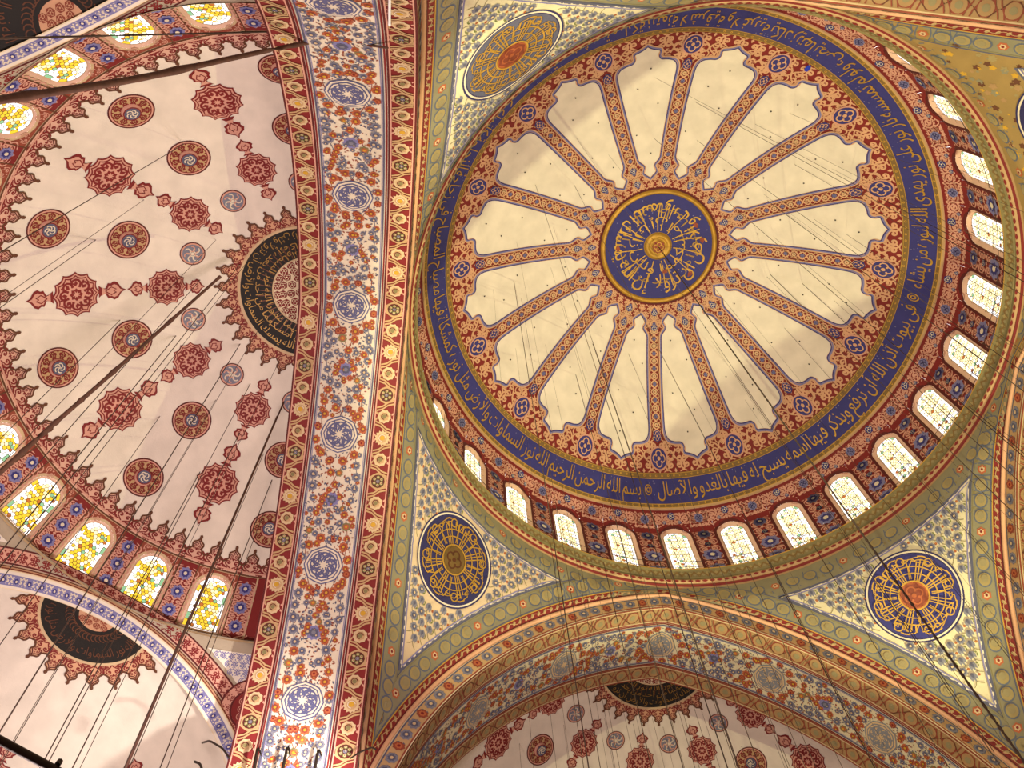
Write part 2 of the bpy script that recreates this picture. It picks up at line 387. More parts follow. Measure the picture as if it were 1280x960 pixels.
AM = Arch(D, 10.756, 3.004, -6.33, 3.62)
PM = Pend(AM, .63, PI / 4)
SD_Y, SD_Z, SD_Q = 14.665, -15.79, 10.44
AE = Arch(9.5, 6.25, .16, -13.0, .34)
PE = Pend(AE, .60, PI / 6)
def ex_soffit(u, v, h):       # splayed soffit of the small arches
    R = AE.R - h + .42 * np.clip(1 - v / .34, 0, 1); th = AE.thc - np.abs(u) / AE.R; sg = np.where(u < 0, -1., 1.)
    return np.stack([sg * np.maximum(-AE.e + R * np.cos(th), 0), AE.D + v, AE.z0 + R * np.sin(th)], -1)
YF = math.radians(-6.13); YW = math.radians(-7.44); PW = 2 * PI / 28

def polar(p, r0, r1, nr, na, C, lay=0, a0=0, a1=2 * PI):
    a = np.linspace(a0, a1, na + 1); r = np.linspace(r0, r1, nr + 1)
    A, R = np.meshgrid(a, r, indexing='ij'); return p.gridpts(R * np.sin(A), R * np.cos(A), C, lay)
def ringtext(p, s, th0, th1, rb, rt, C, lay):
    """words on a circle, tops towards its centre, running with increasing angle th0 -> th1 (right to left)"""
    Ws = s.split(); L = [text2d(w)[0][:, 0].max() for w in Ws]; gap = .22; tot = sum(L) + gap * len(L); th = th0
    for wd, l in zip(Ws, L):
        d = (th1 - th0) * l / tot
        def fn(x, y, a=th, b=th + d): return np.column_stack([y * np.cos(b - (b - a) * x), y * np.sin(b - (b - a) * x)])
        V, T = text2d(wd); x = V[:, 0] / V[:, 0].max(); y = rb + (rt - rb) * (np.clip(V[:, 1], -.34, .82) + .34) / 1.16
        p.add(fn(x, y), T, C, lay); th += (th1 - th0) * (l + gap) / tot

# ============================================================ MAIN DOME
def main_dome():
    root = empty('main_dome', 'great central dome of cream panels between sixteen red ribs around a blue gold medallion', 'dome', (0, 0, ZB))
    f = cap(0, 0, -6.09, 12.9)
    p = Paint(); polar(p, .02, 10.0, 30, 128, 'red', 0); polar(p, 10.0, 10.95, 6, 128, 'red', 0)
    t = np.linspace(0, 2 * PI, 97)[:-1]
    # rim ornament: scroll tiles between panels and inscription
    P = []; Rr = []; Sc = []
    for r, k, sz in ((9.56, 80, .74), (8.95, 80, .70)):
        a = np.arange(k) * 2 * PI / k + YF
        p.inst(T_ARE, np.column_stack([r * np.cos(a), r * np.sin(a)]), a - PI / 2 + (PI if r < 9 else 0), (sz, sz * .85), 1)
    for r, k in ((3.05, 48), (3.38, 48), (3.72, 48), (4.05, 48)):
        a = np.arange(k) * 2 * PI / k + YF + (r in (3.38, 4.05)) * PI / k
        p.inst(arab('peach', .10), np.column_stack([r * np.cos(a), r * np.sin(a)]), a - PI / 2, (r * .132, .36), 1)
    p.build('shell', f, root)
    # one rib and its foot, copied sixteen times
    p = Paint(); y = np.linspace(2.95, 8.7, 92); ph = (y - 2.95) / .335 * PI
    for sg in (1, -1): p.stroke(np.column_stack([sg * .17 * np.sin(ph), y]), .055, 'peach', 2)
    for sg in (1, -1): p.stroke(np.column_stack([sg * .22 * np.abs(np.cos(ph)), y]), .035, 'tan', 1)
    ys = np.arange(3.118, 8.4, .67); p.inst(T_KL, np.column_stack([0 * ys, ys]), 0, .085, 3)
    ys = np.arange(3.118 + .335, 8.4, .67); p.inst(flower('sand', 'peach', 'rust', 6), np.column_stack([0 * ys, ys]), 0, .085, 3)
    p.inst(T_KS, [(0, 3.26), (0, 3.95)], .4, .15, 4); p.inst(T_KB, [(0, 8.56)], 0, (.19, .22), 4)
    p.disc((0, 9.37), .43, 'red', 3, 20); p.inst(T_KB, [(0, 9.37)], 0, .37, 4); p.annulus((0, 9.37), .37, .43, 'pink', 5, 24)
    for sg in (1, -1):
        for (cx, cy, r0) in ((.55, 9.25, .22), (.62, 9.0, .2), (.98, 9.35, .17), (.32, 8.9, .16)):
            p.stroke(spiral((sg * cx, cy), r0, r0 * .35, 0, sg * 5.5, 14), .05, 'peach', 2)
    me = p.mesh('rib_ornament', f)
    for k in range(16): link_mesh('rib', me, root, YF + k * PI / 8)
    # one plaster panel
    A = math.radians(11.25); rb = .305
    pr = [(3.33, 0), (3.62, .34), (3.8, .30), (3.97, .22), (4.25, .53)] + [(r, r * math.sin(A) - rb) for r in (4.6, 5.4, 6.2, 7.0, 7.8, 8.3)] + [(8.55, 1.29), (8.72, 1.17), (8.82, .90), (8.86, .60), (9.02, .52), (9.14, .58), (9.26, .56), (9.3, .40), (9.38, .18), (9.50, 0)]
    pr = np.array(pr); pr = chaikin(pr); ys = np.unique(np.r_[pr[:, 0], np.linspace(3.4, 9.5, 30)]); hw = np.interp(ys, pr[:, 0], pr[:, 1])
    p = Paint(); p.gridpts(hw[:, None] * np.linspace(-1, 1, 7)[None], np.repeat(ys[:, None], 7, 1), 'plaster', 4)
    ol = np.vstack([pr[:, ::-1], (pr[:, ::-1] * (-1, 1))[::-1][1:-1]]); cl = np.vstack([ol, ol[:1]])
    fine = np.vstack([cl[i] + (cl[i + 1] - cl[i]) * t_ for i in range(len(cl) - 1) for t_ in (np.linspace(0, 1, 5)[:-1, None] if np.hypot(*(cl[i + 1] - cl[i])) > .5 else np.array([[0.]]))])
    p.stroke(fine, .16, 'peach', 5, True); p.stroke(fine * 1, .055, 'lilac', 6, True)
    p.stroke((fine - (0, 6.4)) * (.955, .984) + (0, 6.4), .045, 'blue', 6, True)
    me = p.mesh('panel', f)
    for k in range(16): link_mesh('panel', me, root, YF + (k + .5) * PI / 8)
    # inscription band
    p = Paint(); polar(p, 9.86, 10.05, 2, 128, 'dgold', 3); polar(p, 10.05, 10.80, 5, 128, 'blue', 3); polar(p, 10.80, 10.92, 1, 128, 'dgold', 3); polar(p, 10.92, 10.98, 1, 128, 'tan', 4)
    for r in (9.88, 10.04, 10.81, 10.905): polar(p, r, r + .015, 1, 128, 'gold', 4)
    a = np.arange(220) * 2 * PI / 220
    p.inst(tulip('gold', 'brown'), np.column_stack([9.955 * np.cos(a), 9.955 * np.sin(a)]), a, (.05, .06), 4)
    p.inst(tulip('gold', 'brown'), np.column_stack([10.86 * np.cos(a), 10.86 * np.sin(a)]), a, (.05, .045), 4)
    band = p.build('inscription_band', f, root)
    th1 = math.radians(87.5); th2 = math.radians(-1.2)
    p = Paint()
    s1 = 'في بيوت أذن الله أن ترفع ويذكر فيها اسمه يسبح له فيها بالغدو والآصال'
    s2 = 'بسم الله الرحمن الرحيم الله نور السماوات والأرض مثل نوره كمشكاة فيها مصباح المصباح في زجاجة الزجاجة كأنها كوكب دري يوقد من شجرة مباركة زيتونة لا شرقية ولا غربية يكاد زيتها يضيء ولو لم تمسسه نار نور على نور يهدي الله لنوره من يشاء'
    ringtext(p, s1, th2 + .035, th1 - .03, 10.80, 10.06, 'gold', 6)
    ringtext(p, s2, th1 + .035, th2 + 2 * PI - .03, 10.80, 10.06, 'gold', 6)
    for th in (th1, th2):
        c = (10.4 * math.cos(th), 10.4 * math.sin(th)); p.annulus(c, .13, .17, 'gold', 6, 18); p.annulus(c, .05, .09, 'gold', 6, 12)
    rnd = random.Random(3)
    for k in range(220):
        a_ = rnd.random() * 2 * PI; r = rnd.choice([10.12, 10.2, 10.3, 10.55]); p.disc((r * math.cos(a_), r * math.sin(a_)), .022, 'lilac', 5, 5)
    p.build('gold_lettering', f, band, M_GILD)
    # crown medallion
    p = Paint(); polar(p, .01, 2.62, 6, 64, 'blue', 6); polar(p, 2.72, 2.86, 1, 64, 'dred', 3)
    for k in range(60):
        a_ = rnd.random() * 2 * PI; r = rnd.uniform(.8, 2.5); p.disc((r * math.cos(a_), r * math.sin(a_)), .03, 'lilac', 7, 5)
    med = p.build('medallion', f, root, label='blue medallion with gold lettering around a gilded boss')
    p = Paint(); prof = [(2.56, 6), (2.6, 14), (2.68, 18), (2.74, 14), (2.78, 3)]
    t = np.linspace(0, 2 * PI, 97)
    p.V = []; R_, T_ = np.meshgrid([q[0] for q in prof], t); H_ = np.tile([q[1] for q in prof], (97, 1))
    p.gridpts(R_ * np.cos(T_), R_ * np.sin(T_), 'gold', 0); p.V[-1][:, 2] = H_.ravel() * LAY
    p.build('gilded_rim', f, med, M_GILD)
    p = Paint(); ws = 'إن الله يمسك السماوات والأرض أن تزولا ولئن زالتا إن أمسكهما من أحد من بعده إنه كان حليما غفورا'
    ws = 'إن الله يمسك السماوات والأرض أن تزولا'; ringtext(p, ws, PI / 2 + .1, PI * 2.5, 2.46, 1.30, 'gold', 9)
    ringtext(p, 'ولئن زالتا إن أمسكهما', PI / 2, PI * 2.5 - .1, 1.50, .82, 'gold', 9); ringtext(p, 'من أحد من بعده إنه كان حليما غفورا', .3, .3 + 2 * PI, 2.05, 1.35, 'antique', 8)
    for k in range(16):
        a_ = k * PI / 8 + .1 * (k % 3); p.stroke([(.75 * math.cos(a_), .75 * math.sin(a_)), (1.2 * math.cos(a_), 1.2 * math.sin(a_)), (2.1 * math.cos(a_ + .05), 2.1 * math.sin(a_ + .05))], .045, 'gold', 9)
    for th, r in ((.5, 2.1), (2.9, 1.95), (-.75, 2.0), (-.35, 2.1), (1.0, 1.3)): p.inst(leaf('rust'), [(r * math.cos(th), r * math.sin(th))], th, (.5, .34), 10)
    p.build('gold_lettering', f, med, M_GILD)
    p = Paint(); R_, T_ = np.meshgrid([.01, .3, .34, .42, .46, .58, .62, .68], np.linspace(0, 2 * PI, 49)); H_ = np.tile([30, 26, 14, 16, 20, 20, 12, 6], (49, 1))
    p.gridpts(R_ * np.cos(T_), R_ * np.sin(T_), 'gold', 0); p.V[-1][:, 2] = H_.ravel() * LAY
    p.inst(T_KS if False else knot('rust', 'gold', 8), [(0, 0)], 0, .3, 32); p.build('boss', f, med, M_GILD)
    # small wire eyelets in the panels
    p = Paint(); 
    for k in range(16):
        for r, o in ((4.6, .02), (5.6, -.09), (6.9, .07), (7.7, -.05), (8.5, .02)):
            a_ = YF + (k + .5) * PI / 8 + o + PI / 2; p.disc((r * math.cos(a_), r * math.sin(a_)), .035, 'brown', 7, 6)
    p.build('eyelet', f, root, M_IRON, kind='stuff')
    p = Paint(); p.fan(np.array([(-.10, 0), (-.06, .12), (.05, .14), (.10, .02), (.06, -.13), (-.05, -.12)]) + (3.72, -8.99), 'azure', 7); p.build('blue_patch', f, root, label='small bright blue patch on the red rim of the dome')
    # drum wall between the windows
    rf = lambda v: np.where(v > -.25, np.sqrt(np.maximum(12.9 ** 2 - (v + 6.09) ** 2, 1)), 11.5)
    fd = drum(rf, 11.5); half = PW * 11.5 / 2; hw, spr, vb = .72, -.88, -4.35
    p = Paint(); bay(p, half, .76, -4.6, hw, spr, vb, 'red')
    xs, yv = np.meshgrid(np.arange(-3, 4) * half / 3.0, np.arange(-4.2, .7, .56)); pts = np.column_stack([xs.ravel(), yv.ravel()])
    keep = [(abs(u) > hw + .15) or (v > spr + math.sqrt(max((hw + .2) ** 2 - u * u, 0))) for u, v in pts]; pts = pts[keep]
    p.inst(T_ARP, pts, np.arange(len(pts)) % 2 * PI, (.74, .58), 1)
    ol = opening(hw + .05, spr, vb, 18); p.stroke(ol, .13, 'dred', 3); 
    p.inst(T_LT, [(half, -.80), (-half, -.80)], 0, .29, 5); p.inst(T_LT, [(half, -2.45), (-half, -2.45)], 0, (.30, .40), 5); p.inst(T_LT, [(half, -3.55), (-half, -3.55)], 0, (.34, .40), 5); p.inst(T_KS, [(half, -1.6), (-half, -1.6)], 0, .14, 5)
    p.inst(T_KS, [(0, .38)], 0, .17, 5); p.inst(T_KL, [(half, .22), (-half, .22)], 0, (.12, .2), 4); p.inst(T_KS, [(.36, .1), (-.36, .1)], 0, .08, 4)
    p.grid(-half, half, .66, .76, 8, 1, 'pink', 2)
    me = p.mesh('drum_bay', fd)
    dr = empty('window_drum', parent=root)
    for k in range(28): link_mesh('drum_bay', me, dr, YW + k * PW)
    # windows
    fr, gl, ld = window_meshes(fd, hw, spr, vb, .55, -.84, .13, .15, 7, 'g_lemon')
    gr = Paint()
    for u in (-.3, 0, .3): gr.grid(u - .012, u + .012, vb, -.5, 1, 8, 'brown', 2)
    for v in np.arange(-3.9, -.9, .55): gr.grid(-.55, .55, v - .012, v + .012, 8, 1, 'brown', 2)
    gm = gr.mesh('grille', fd, M_IRON)
    for k in range(28):
        o = empty('window_%d' % (k + 1), loc=(0, 0, ZB), rz=YW + k * PW); o['kind'] = 'structure'
        link_mesh('window_frame', fr, o); g = link_mesh('pane', gl, o); g['kind'] = 'stuff'; l = link_mesh('lead', ld, o); l['kind'] = 'stuff'
        link_mesh('grille', gm, o)
    return root

def chaikin(p, n=2):
    for _ in range(n):
        q = np.empty((2 * len(p) - 2, 2)); q[0::2] = p[:-1] * .78 + p[1:] * .22; q[1::2] = p[:-1] * .22 + p[1:] * .78; p = np.vstack([p[:1], q, p[-1:]])
    return p
def opening(hw, spr, vb, n=16):
    t = np.linspace(0, PI, n + 1)
    return np.vstack([[(hw, v) for v in np.linspace(vb, spr, 8)[:-1]], np.column_stack([hw * np.cos(t), spr + hw * np.sin(t)]), [(-hw, v) for v in np.linspace(spr, vb, 8)[1:]]])
def bay(p, half, vtop, vbot, hw, spr, vb, C):
    us = np.r_[np.linspace(-half, -hw, 4), -hw * np.cos(np.linspace(0, PI, 19))[1:-1], np.linspace(hw, half, 4)]
    tops = [vbot if abs(u) > hw - 1e-6 else spr + math.sqrt(max(hw * hw - u * u, 0)) for u in us]
    for i in range(len(us) - 1):
        a, b = us[i], us[i + 1]
        if abs(a + b) / 2 > hw: p.gridpts(np.array([[a] * 13, [b] * 13]), np.array([np.linspace(vtop, vbot, 13)] * 2), C); continue
        ta = spr if abs(a) > hw - 1e-6 else tops[i]; tb = spr if abs(b) > hw - 1e-6 else tops[i + 1]
        p.gridpts(np.array([[a] * 4, [b] * 4]), np.array([np.linspace(vtop, ta, 4), np.linspace(vtop, tb, 4)]), C)
        if vb > vbot: p.gridpts(np.array([[a] * 2, [b] * 2]), np.array([[vb, vbot], [vb, vbot]]), C)
def window_meshes(fn, hw, spr, vb, gw, gspr, depth, cell, seed, Y='g_yellow'):
    """splayed reveal, coloured panes and the leads between them"""
    d = -depth / LAY; vg = vb + .05
    o1 = opening(hw, spr, vb); o2 = opening(gw, gspr, vg)
    p = Paint(); p.ring(o1, o2, 'reveal', 0, True, d); p.ring(o2 * 1.0, (o2 - (0, gspr)) * (.96, .98) + (0, gspr), 'sand', d + 2, True)
    fr = p.mesh('window_frame', fn)
    g = Paint(); l = Paint(); rnd = random.Random(seed); L1 = 'brown'
    # border panes along the outline
    arc = np.r_[0, np.cumsum(np.hypot(*np.diff(o2, axis=0).T))]; n = int(arc[-1] / .24); bw = .12
    inn = (lambda q: np.column_stack([q[:, 0] * (1 - bw / gw), np.where(q[:, 1] > gspr, gspr + (q[:, 1] - gspr) * (1 - bw / gw), q[:, 1])]))
    pos = np.column_stack([np.interp(np.linspace(0, arc[-1], n * 4 + 1), arc, o2[:, k]) for k in (0, 1)]); ii = inn(pos)
    for k in range(n):
        a = pos[4 * k:4 * k + 5]; b = ii[4 * k:4 * k + 5]; c = Y if k % 5 == 1 else ('g_green' if k % 11 == 4 else 'g_white')
        g.ring(a, b, c, d, False); l.stroke([a[0], b[0]], .02, L1, d + 1)
    l.stroke(ii, .018, L1, d + 1); l.stroke(pos, .03, L1, d + 1)
    g.grid(-gw + bw, gw - bw, vg, vg + .1, 6, 1, 'g_white', d)
    # hexagon cells
    ys = np.arange(vg + .1, gspr + gw, cell * .866); hexa = np.column_stack([np.sin(np.arange(6) * PI / 3), np.cos(np.arange(6) * PI / 3)]) * cell / math.sqrt(3)
    for r, y in enumerate(ys):
        for x in np.arange(-4, 5) * cell + (cell / 2 if r % 2 else 0):
            lim = gw - bw if y < gspr else math.sqrt(max((gw - bw) ** 2 - (y - gspr) ** 2, 0))
            if abs(x) > lim + .01: continue
            q = hexa + (x, y); q[:, 0] = np.clip(q[:, 0], -lim, lim); q[:, 1] = np.minimum(q[:, 1], gspr + np.sqrt(np.maximum((gw - bw) ** 2 - q[:, 0] ** 2, 0)))
            c0 = q.mean(0); s_ = (q - c0) * .86 + c0
            c = rnd.choices([Y, 'g_white', 'g_orange', 'g_pale', 'g_green'], [.46, .22, .06, .22, .04])[0]
            g.fan(s_, c, d); l.ring(q, s_, L1, d)
    return fr, g.mesh('pane', fn, M_GLASS), l.mesh('lead', fn)

# ============================================================ CORNICE
def stick(c):
    p = Paint(); p.stroke([(-1, -.5), (0, 0), (1, .5)], .35, c, 0); return p.tpl()
def cornice():
    root = empty('dome_cornice', 'olive and red moulded ring cornice running under the windows of the central dome', 'cornice', (0, 0, ZB - 5.1))
    prof = [(11.75, -4.35), (11.02, -4.35), (10.985, -4.30), (10.985, -4.12), (11.0, -4.107), (10.93, -4.14), (10.93, -4.2), (10.99, -4.3), (11.05, -4.58), (11.16, -4.62), (11.16, -4.68), (11.06, -4.72), (11.03, -4.82), (11.08, -4.9), (11.14, -4.94), (11.12, -5.02), (11.18, -5.08), (11.26, -5.12)]
    cols = ['olive'] * 5 + ['gold', 'olive', 'olive', 'olive', 'brown', 'brown', 'clay', 'tan', 'tan', 'rust', 'red', 'clay']
    p = Paint(); pr = [(r, z + 5.1) for r, z in prof]; f = tube(pr)
    for j in range(len(pr) - 1): p.grid(0, 2 * PI, j, j + 1, 160, 1, cols[j])
    p.build('moulding', f, root)
    p = Paint(); n = 190; a = np.arange(n) * 2 * PI / n
    p.inst(leaf('ggold'), np.column_stack([a, np.full(n, 8.0)]), .0, (.03, -1.0), 2); p.inst(leaf('eggfill'), np.column_stack([a + PI / n, np.full(n, 7.0)]), .0, (.03, .9), 2)
    for sg in (0, 1): p.inst(stick('dgold'), np.column_stack([a + PI / n * (.5 + sg), np.full(n, 7.5)]), 0, (.012 * (1 - 2 * sg), .9), 2)
    n = 230; a = np.arange(n) * 2 * PI / n; p.inst(leaf('red'), np.column_stack([a, np.full(n, 12.0)]), .0, (.05, 1.2), 2)
    p.build('leaf_border', f, root)
    # guard wire with little bulbs around the gallery
    for zz in (-3.75, -3.35):
        p = Paint(); p.grid(0, 2 * PI, 0, 4, 120, 4, 'brown'); rr = .012
        p.build('guard_wire', tube([(11.12 + rr * math.cos(q), zz + 5.1 + rr * math.sin(q)) for q in np.linspace(0, 2 * PI, 5)]), root, M_WIRE)
    rail = Paint(); n = 56; a = np.arange(n) * 2 * PI / n
    for x in a: rail.grid(x - .0012, x + .0012, 0, 1, 1, 1, 'brown')
    bu = Paint(); a = np.arange(150) * 2 * PI / 150; bu.inst(leaf('g_white'), np.column_stack([a, np.full(150, .45)]), 0, (.012, .10), 2)
    bu.build('light_bulb', tube([(11.115, 1.70), (11.115, 2.1)]), root, M_LED, kind='stuff')
    rail.build('guard_post', tube([(11.12, 1.0), (11.12, 1.85)]), root, M_WIRE, kind='stuff')
    return root

# ============================================================ PENDENTIVES
def egg_border(p, us, vc, hw, pitch=None, every=4):
    """grey and gold border of egg forms with small red rosettes"""
    k = 0; eg = Paint(); eg.disc((0, 0), (1, .95), 'eggline', 0, 14); eg.disc((0, 0), (.82, .78), 'eggfill', 1, 12); eg.disc((.12, 0), (.5, .5), 'ggold', 2, 8); eg = eg.tpl()
    st = Paint(); 
    for sg in (1, -1): st.stroke(np.column_stack([sg * (.62 + .16 * np.sin(np.linspace(0, PI, 6))), np.linspace(-1.15, 1.15, 6)]), .14, 'eggline', 0); st.fan([(sg * .75, .5), (sg * 1.05, .9), (sg * .8, 1.1)], 'olive', 0)
    st = st.tpl(); m = np.arange(len(us)) % every == every - 1; us = np.asarray(us)
    p.inst(eg, np.column_stack([us[~m], np.full((~m).sum(), vc)]), 0, (hw * .98, hw * .92), 2)
    p.inst(st, np.column_stack([us, np.full(len(us), vc)]), 0, hw, 1)
    p.inst(flower('orange', 'sand', 'red', 6), np.column_stack([us[m], np.full(m.sum(), vc)]), 0, hw * .55, 2)
def pendentive(k, label, c0, c1, full=True):
    """k-th corner; frame +Y is the diagonal"""
    ang = k * PI / 2 + PI / 4
    root = empty('pendentive', label, 'pendentive', (0, 0, ZB), ang)
    p = Paint(); PM.shell(p, 'egggrey' if k != 2 else 'stain', -5.0)
    if k == 2:
        rs = random.Random(9)
        for _ in range(260): p.fan(lobes(5, rs.uniform(.03, .13), .22, 5, (rs.uniform(-4, 4), rs.uniform(.1, 3.2)), rs.random()), rs.choice(['eggfill', 'egggrey', 'brown', 'clay', 'ochre']), 1); 
    # ring-side egg border
    us = np.arange(-9, 10) * .72; p2 = Paint()
    p.build('shell', PM.field, root)
    egg_border(p2, us, .02, .30)
    p2.build('ring_border', PM.field, root)
    ls, ws = PM.inner(1.25, -6.22) if k != 2 else PM.inner(1.6, -7.5)
    p = Paint(); t = np.linspace(-1, 1, 15); p.gridpts(ws[:, None] * t[None], np.repeat(ls[:, None], 15, 1), 'fieldcream_shade' if k == 0 else 'fieldcream', 3)  # lower-left field: its weaker light is painted in as a darker, pinker cream
    ol = np.vstack([np.column_stack([ws, ls]), np.column_stack([-ws[::-1], ls[::-1]]), np.column_stack([np.linspace(-ws[0], ws[0], 16)[1:-1], np.full(14, ls[0])])])
    p.stroke(ol, .10, 'slate', 4, True); c = np.array([0, ls[0] + 2.2]); p.stroke((ol - c) * (.955, .955) + c, .05, 'lilac', 5, True); p.stroke((ol - c) * (.975, .975) + c, .07, 'white', 4, True)
    # tulip lattice
    rc = (0, RV); RR = 1.72; rnd = random.Random(k); P = []; 
    for j, v in enumerate(np.arange(ls[0] + .27, ls[-1] - .25, .33)):
        wv = np.interp(v, ls, ws) - .30
        for u in (np.arange(-14, 15) + (.5 if j % 2 else 0)) * .40:
            if abs(u) < wv and math.hypot(u, v - RV) > RR + .2: P.append((u, v))
    P = np.array(P); idx = np.arange(len(P)); 
    p.inst(T_TU, P[idx % 3 != 2], 0, (.20, .175), 5); p.inst(T_FG, P[idx % 3 == 2], 0, .155, 5); Pm = P + (.21, .09)
    Pm = P + (.21, 0); p.inst(flower('orange', 'rust', 'ochre', 5), Pm[idx % 2 == 0], 0, .05, 5)
    p.inst(T_LV, Pm[idx % 2 == 1], .6, .13, 5); p.inst(T_LV, Pm[idx % 2 == 1], -.6 + PI, .12, 5)
    for q in P[::1]: p.stroke([q + (.0, .15), q + (.09, .26), q + (.2, .33)], .025, 'olive', 4)
    for q in P[::2]: p.stroke([q + (.0, .15), q + (-.09, .26), q + (-.2, .33)], .025, 'olive', 4)
    p.build('floral_field', PM.field, root)
    roundel(root, k, c0, c1)
    return root
RV = None
def roundel(root, k, c0, c1):
    F = lambda u, v, h: PM.field(u, v + RV, h)
    p = Paint()
    for r0, r1, C, l in ((1.72, 1.78, 'navy', 6), (1.66, 1.72, 'white', 6), (1.62, 1.66, 'navy', 6)): p.annulus((0, 0), r0, r1, C, l, 64)
    polar(p, .02, 1.62, 6, 48, c0, 6)
    o = p.build('roundel', F, root, label=['blue roundel with gold lattice lettering and a worn gilded centre', 'blue roundel with pale gold lattice lettering and an orange centre', 'roundel at the far corner of the dome', 'grey blue roundel with orange lettering and an orange centre'][k % 4] if True else None)
    p = Paint()
    for r in (.86, 1.12): p.annulus((0, 0), r - .022, r + .022, 'gold', 9, 48)
    for j in range(8):
        a = j * PI / 4; A2 = np.array([(math.cos(a), math.sin(a)), (-math.sin(a), math.cos(a))])
        g = lambda q: np.asarray(q) @ A2
        for sx in (-.11, 0, .11): p.stroke(g([(.58, sx * .7), (1.0, sx), (1.42 - abs(sx), sx * 1.2)]), .045, 'gold', 8)
        p.stroke(g(spiral((1.33, .30), .15, .15, 0, 2 * PI, 14)), .05, 'gold', 8); p.stroke(g([(.6, .22), (1.0, .42), (1.25, .5)]), .04, 'gold', 8)
        p.stroke(g([(.6, -.2), (1.0, -.38), (1.4, -.3), (1.48, -.1)]), .04, 'gold', 8); p.stroke(g([(1.5, -.14), (1.53, .05), (1.5, .2)]), .05, 'gold', 8)
    ringtext(p, 'الله محمد الله محمد الله محمد', 0, 2 * PI, 1.56, 1.05, 'gold', 9)
    p.build('gold_lettering', F, o, M_GILD)
    p = Paint(); polar(p, .01, .55, 3, 28, c1, 9); p.annulus((0, 0), .52, .58, 'gold', 11, 32); p.inst(knot('rust' if c1 == 'orange' else 'dgold', 'orange' if c1 == 'orange' else 'brown', 8), [(0, 0)], 0, .45, 10)
    p.build('centre', F, o, M_GILD)

# ============================================================ MAIN ARCHES
def line(p, u0, u1, v, wd, C, lay, n=90): p.grid(u0, u1, v - wd / 2, v + wd / 2, n, 1, C, lay)
def scroll_border(p, S, vc, hw, style, pitch=.742, ph=0):
    line(p, -S, S, vc, 2 * hw, 'red' if style == 'red' else 'clay', 1)
    a, b = ('dred', 'pink') if style == 'red' else ('rust', 'sand')
    for sg in (1, -1): line(p, -S, S, vc + sg * hw * .93, .05, a, 3); line(p, -S, S, vc + sg * hw * .80, .04, b, 3)
    n = int(S / pitch); ks = np.arange(-n, n + 1); us = ks * pitch; P = np.column_stack([us, np.full(len(us), vc)]); m = (ks + ph) % 4
    if style == 'red':
        st = Paint()
        for o in (-.045, .045): st.stroke(np.array([(-.12 + o, -.30), (-.07 + o, -.1), (.07 + o, .1), (.12 + o, .30)]), .05, 'tan', 0)
        st.fan([(.16, .3), (.3, .22), (.25, .31)], 'tan', 0); st.fan([(-.16, -.3), (-.3, -.22), (-.25, -.31)], 'tan', 0)
        st = st.tpl()
        fc = Paint(); fc.fan(lobes(9, 1, .08, 3), 'sand', 0, (0, 0)); fc.fan(lobes(7, .66, .14, 3), 'tan', 1, (0, 0)); fc.disc((0, 0), .32, 'olive', 2, 8); fc.stroke(spiral((0, 0), .45, .45, 0, 4.6, 9), .13, 'dred', 2); fc = fc.tpl()
        hx = Paint(); hx.fan(lobes(6, 1, .06, 3), 'tan', 0, (0, 0)); hx.disc((0, 0), .78, 'dred', 1, 12); hx.inst(flower('green', 'sand', 'rust', 6), np.column_stack([.46 * np.cos(np.arange(6) * PI / 3), .46 * np.sin(np.arange(6) * PI / 3)]), 0, .2, 2); hx.inst(T_FG, [(0, 0)], 0, .2, 2); hx = hx.tpl()
        p.inst(hx, P[m == 0], 0, hw * .74, 3); p.inst(T_DAI, P[m == 2], 0, hw * .70, 3); p.inst(fc, P[m % 2 == 1], 0, hw * .56, 3)
        Q = P + (pitch / 2, 0); p.inst(st, Q[m % 2 == 0], 0, (1.1, hw * 2.4), 4); p.inst(st, Q[m % 2 == 1], 0, (1.1, hw * 2.4), 4, flip=True)
        lf = Paint(); 
        for sg in (1, -1):
            for sx in (1, -1): lf.fan(np.array([(.30 * sx, .62 * sg), (.42 * sx, .84 * sg), (.22 * sx, .78 * sg), (.12 * sx, .66 * sg)]), 'pink', 0)
        p.inst(lf.tpl(), P, 0, (hw * .95, hw * .95), 2)
    else:
        ci = Paint(); ci.fan(lobes(6, 1, .05, 4), 'rust', 0, (0, 0)); ci.disc((0, 0), .88, 'clay', 1, 14); ci.disc((0, 0), .45, 'ggold', 2, 8); ci = ci.tpl()
        p.inst(ci, P, 0, hw * .68, 3); st = Paint()
        for o in (-.08, .08): st.stroke(np.array([(-.1 + o, -.30), (-.05 + o, -.1), (.05 + o, .1), (.1 + o, .30)]), .035, 'rust', 0)
        st.stroke([(-.25, .28), (-.1, .1), (-.02, .0)], .03, 'brown'); st.stroke([(.25, -.28), (.1, -.1), (.02, 0)], .03, 'brown')
        st = st.tpl(); Q = P + (pitch / 2, 0); p.inst(st, Q[m % 2 == 0], 0, (1.1, hw * 2.3), 4); p.inst(st, Q[m % 2 == 1], 0, (1.1, hw * 2.3), 4, flip=True)
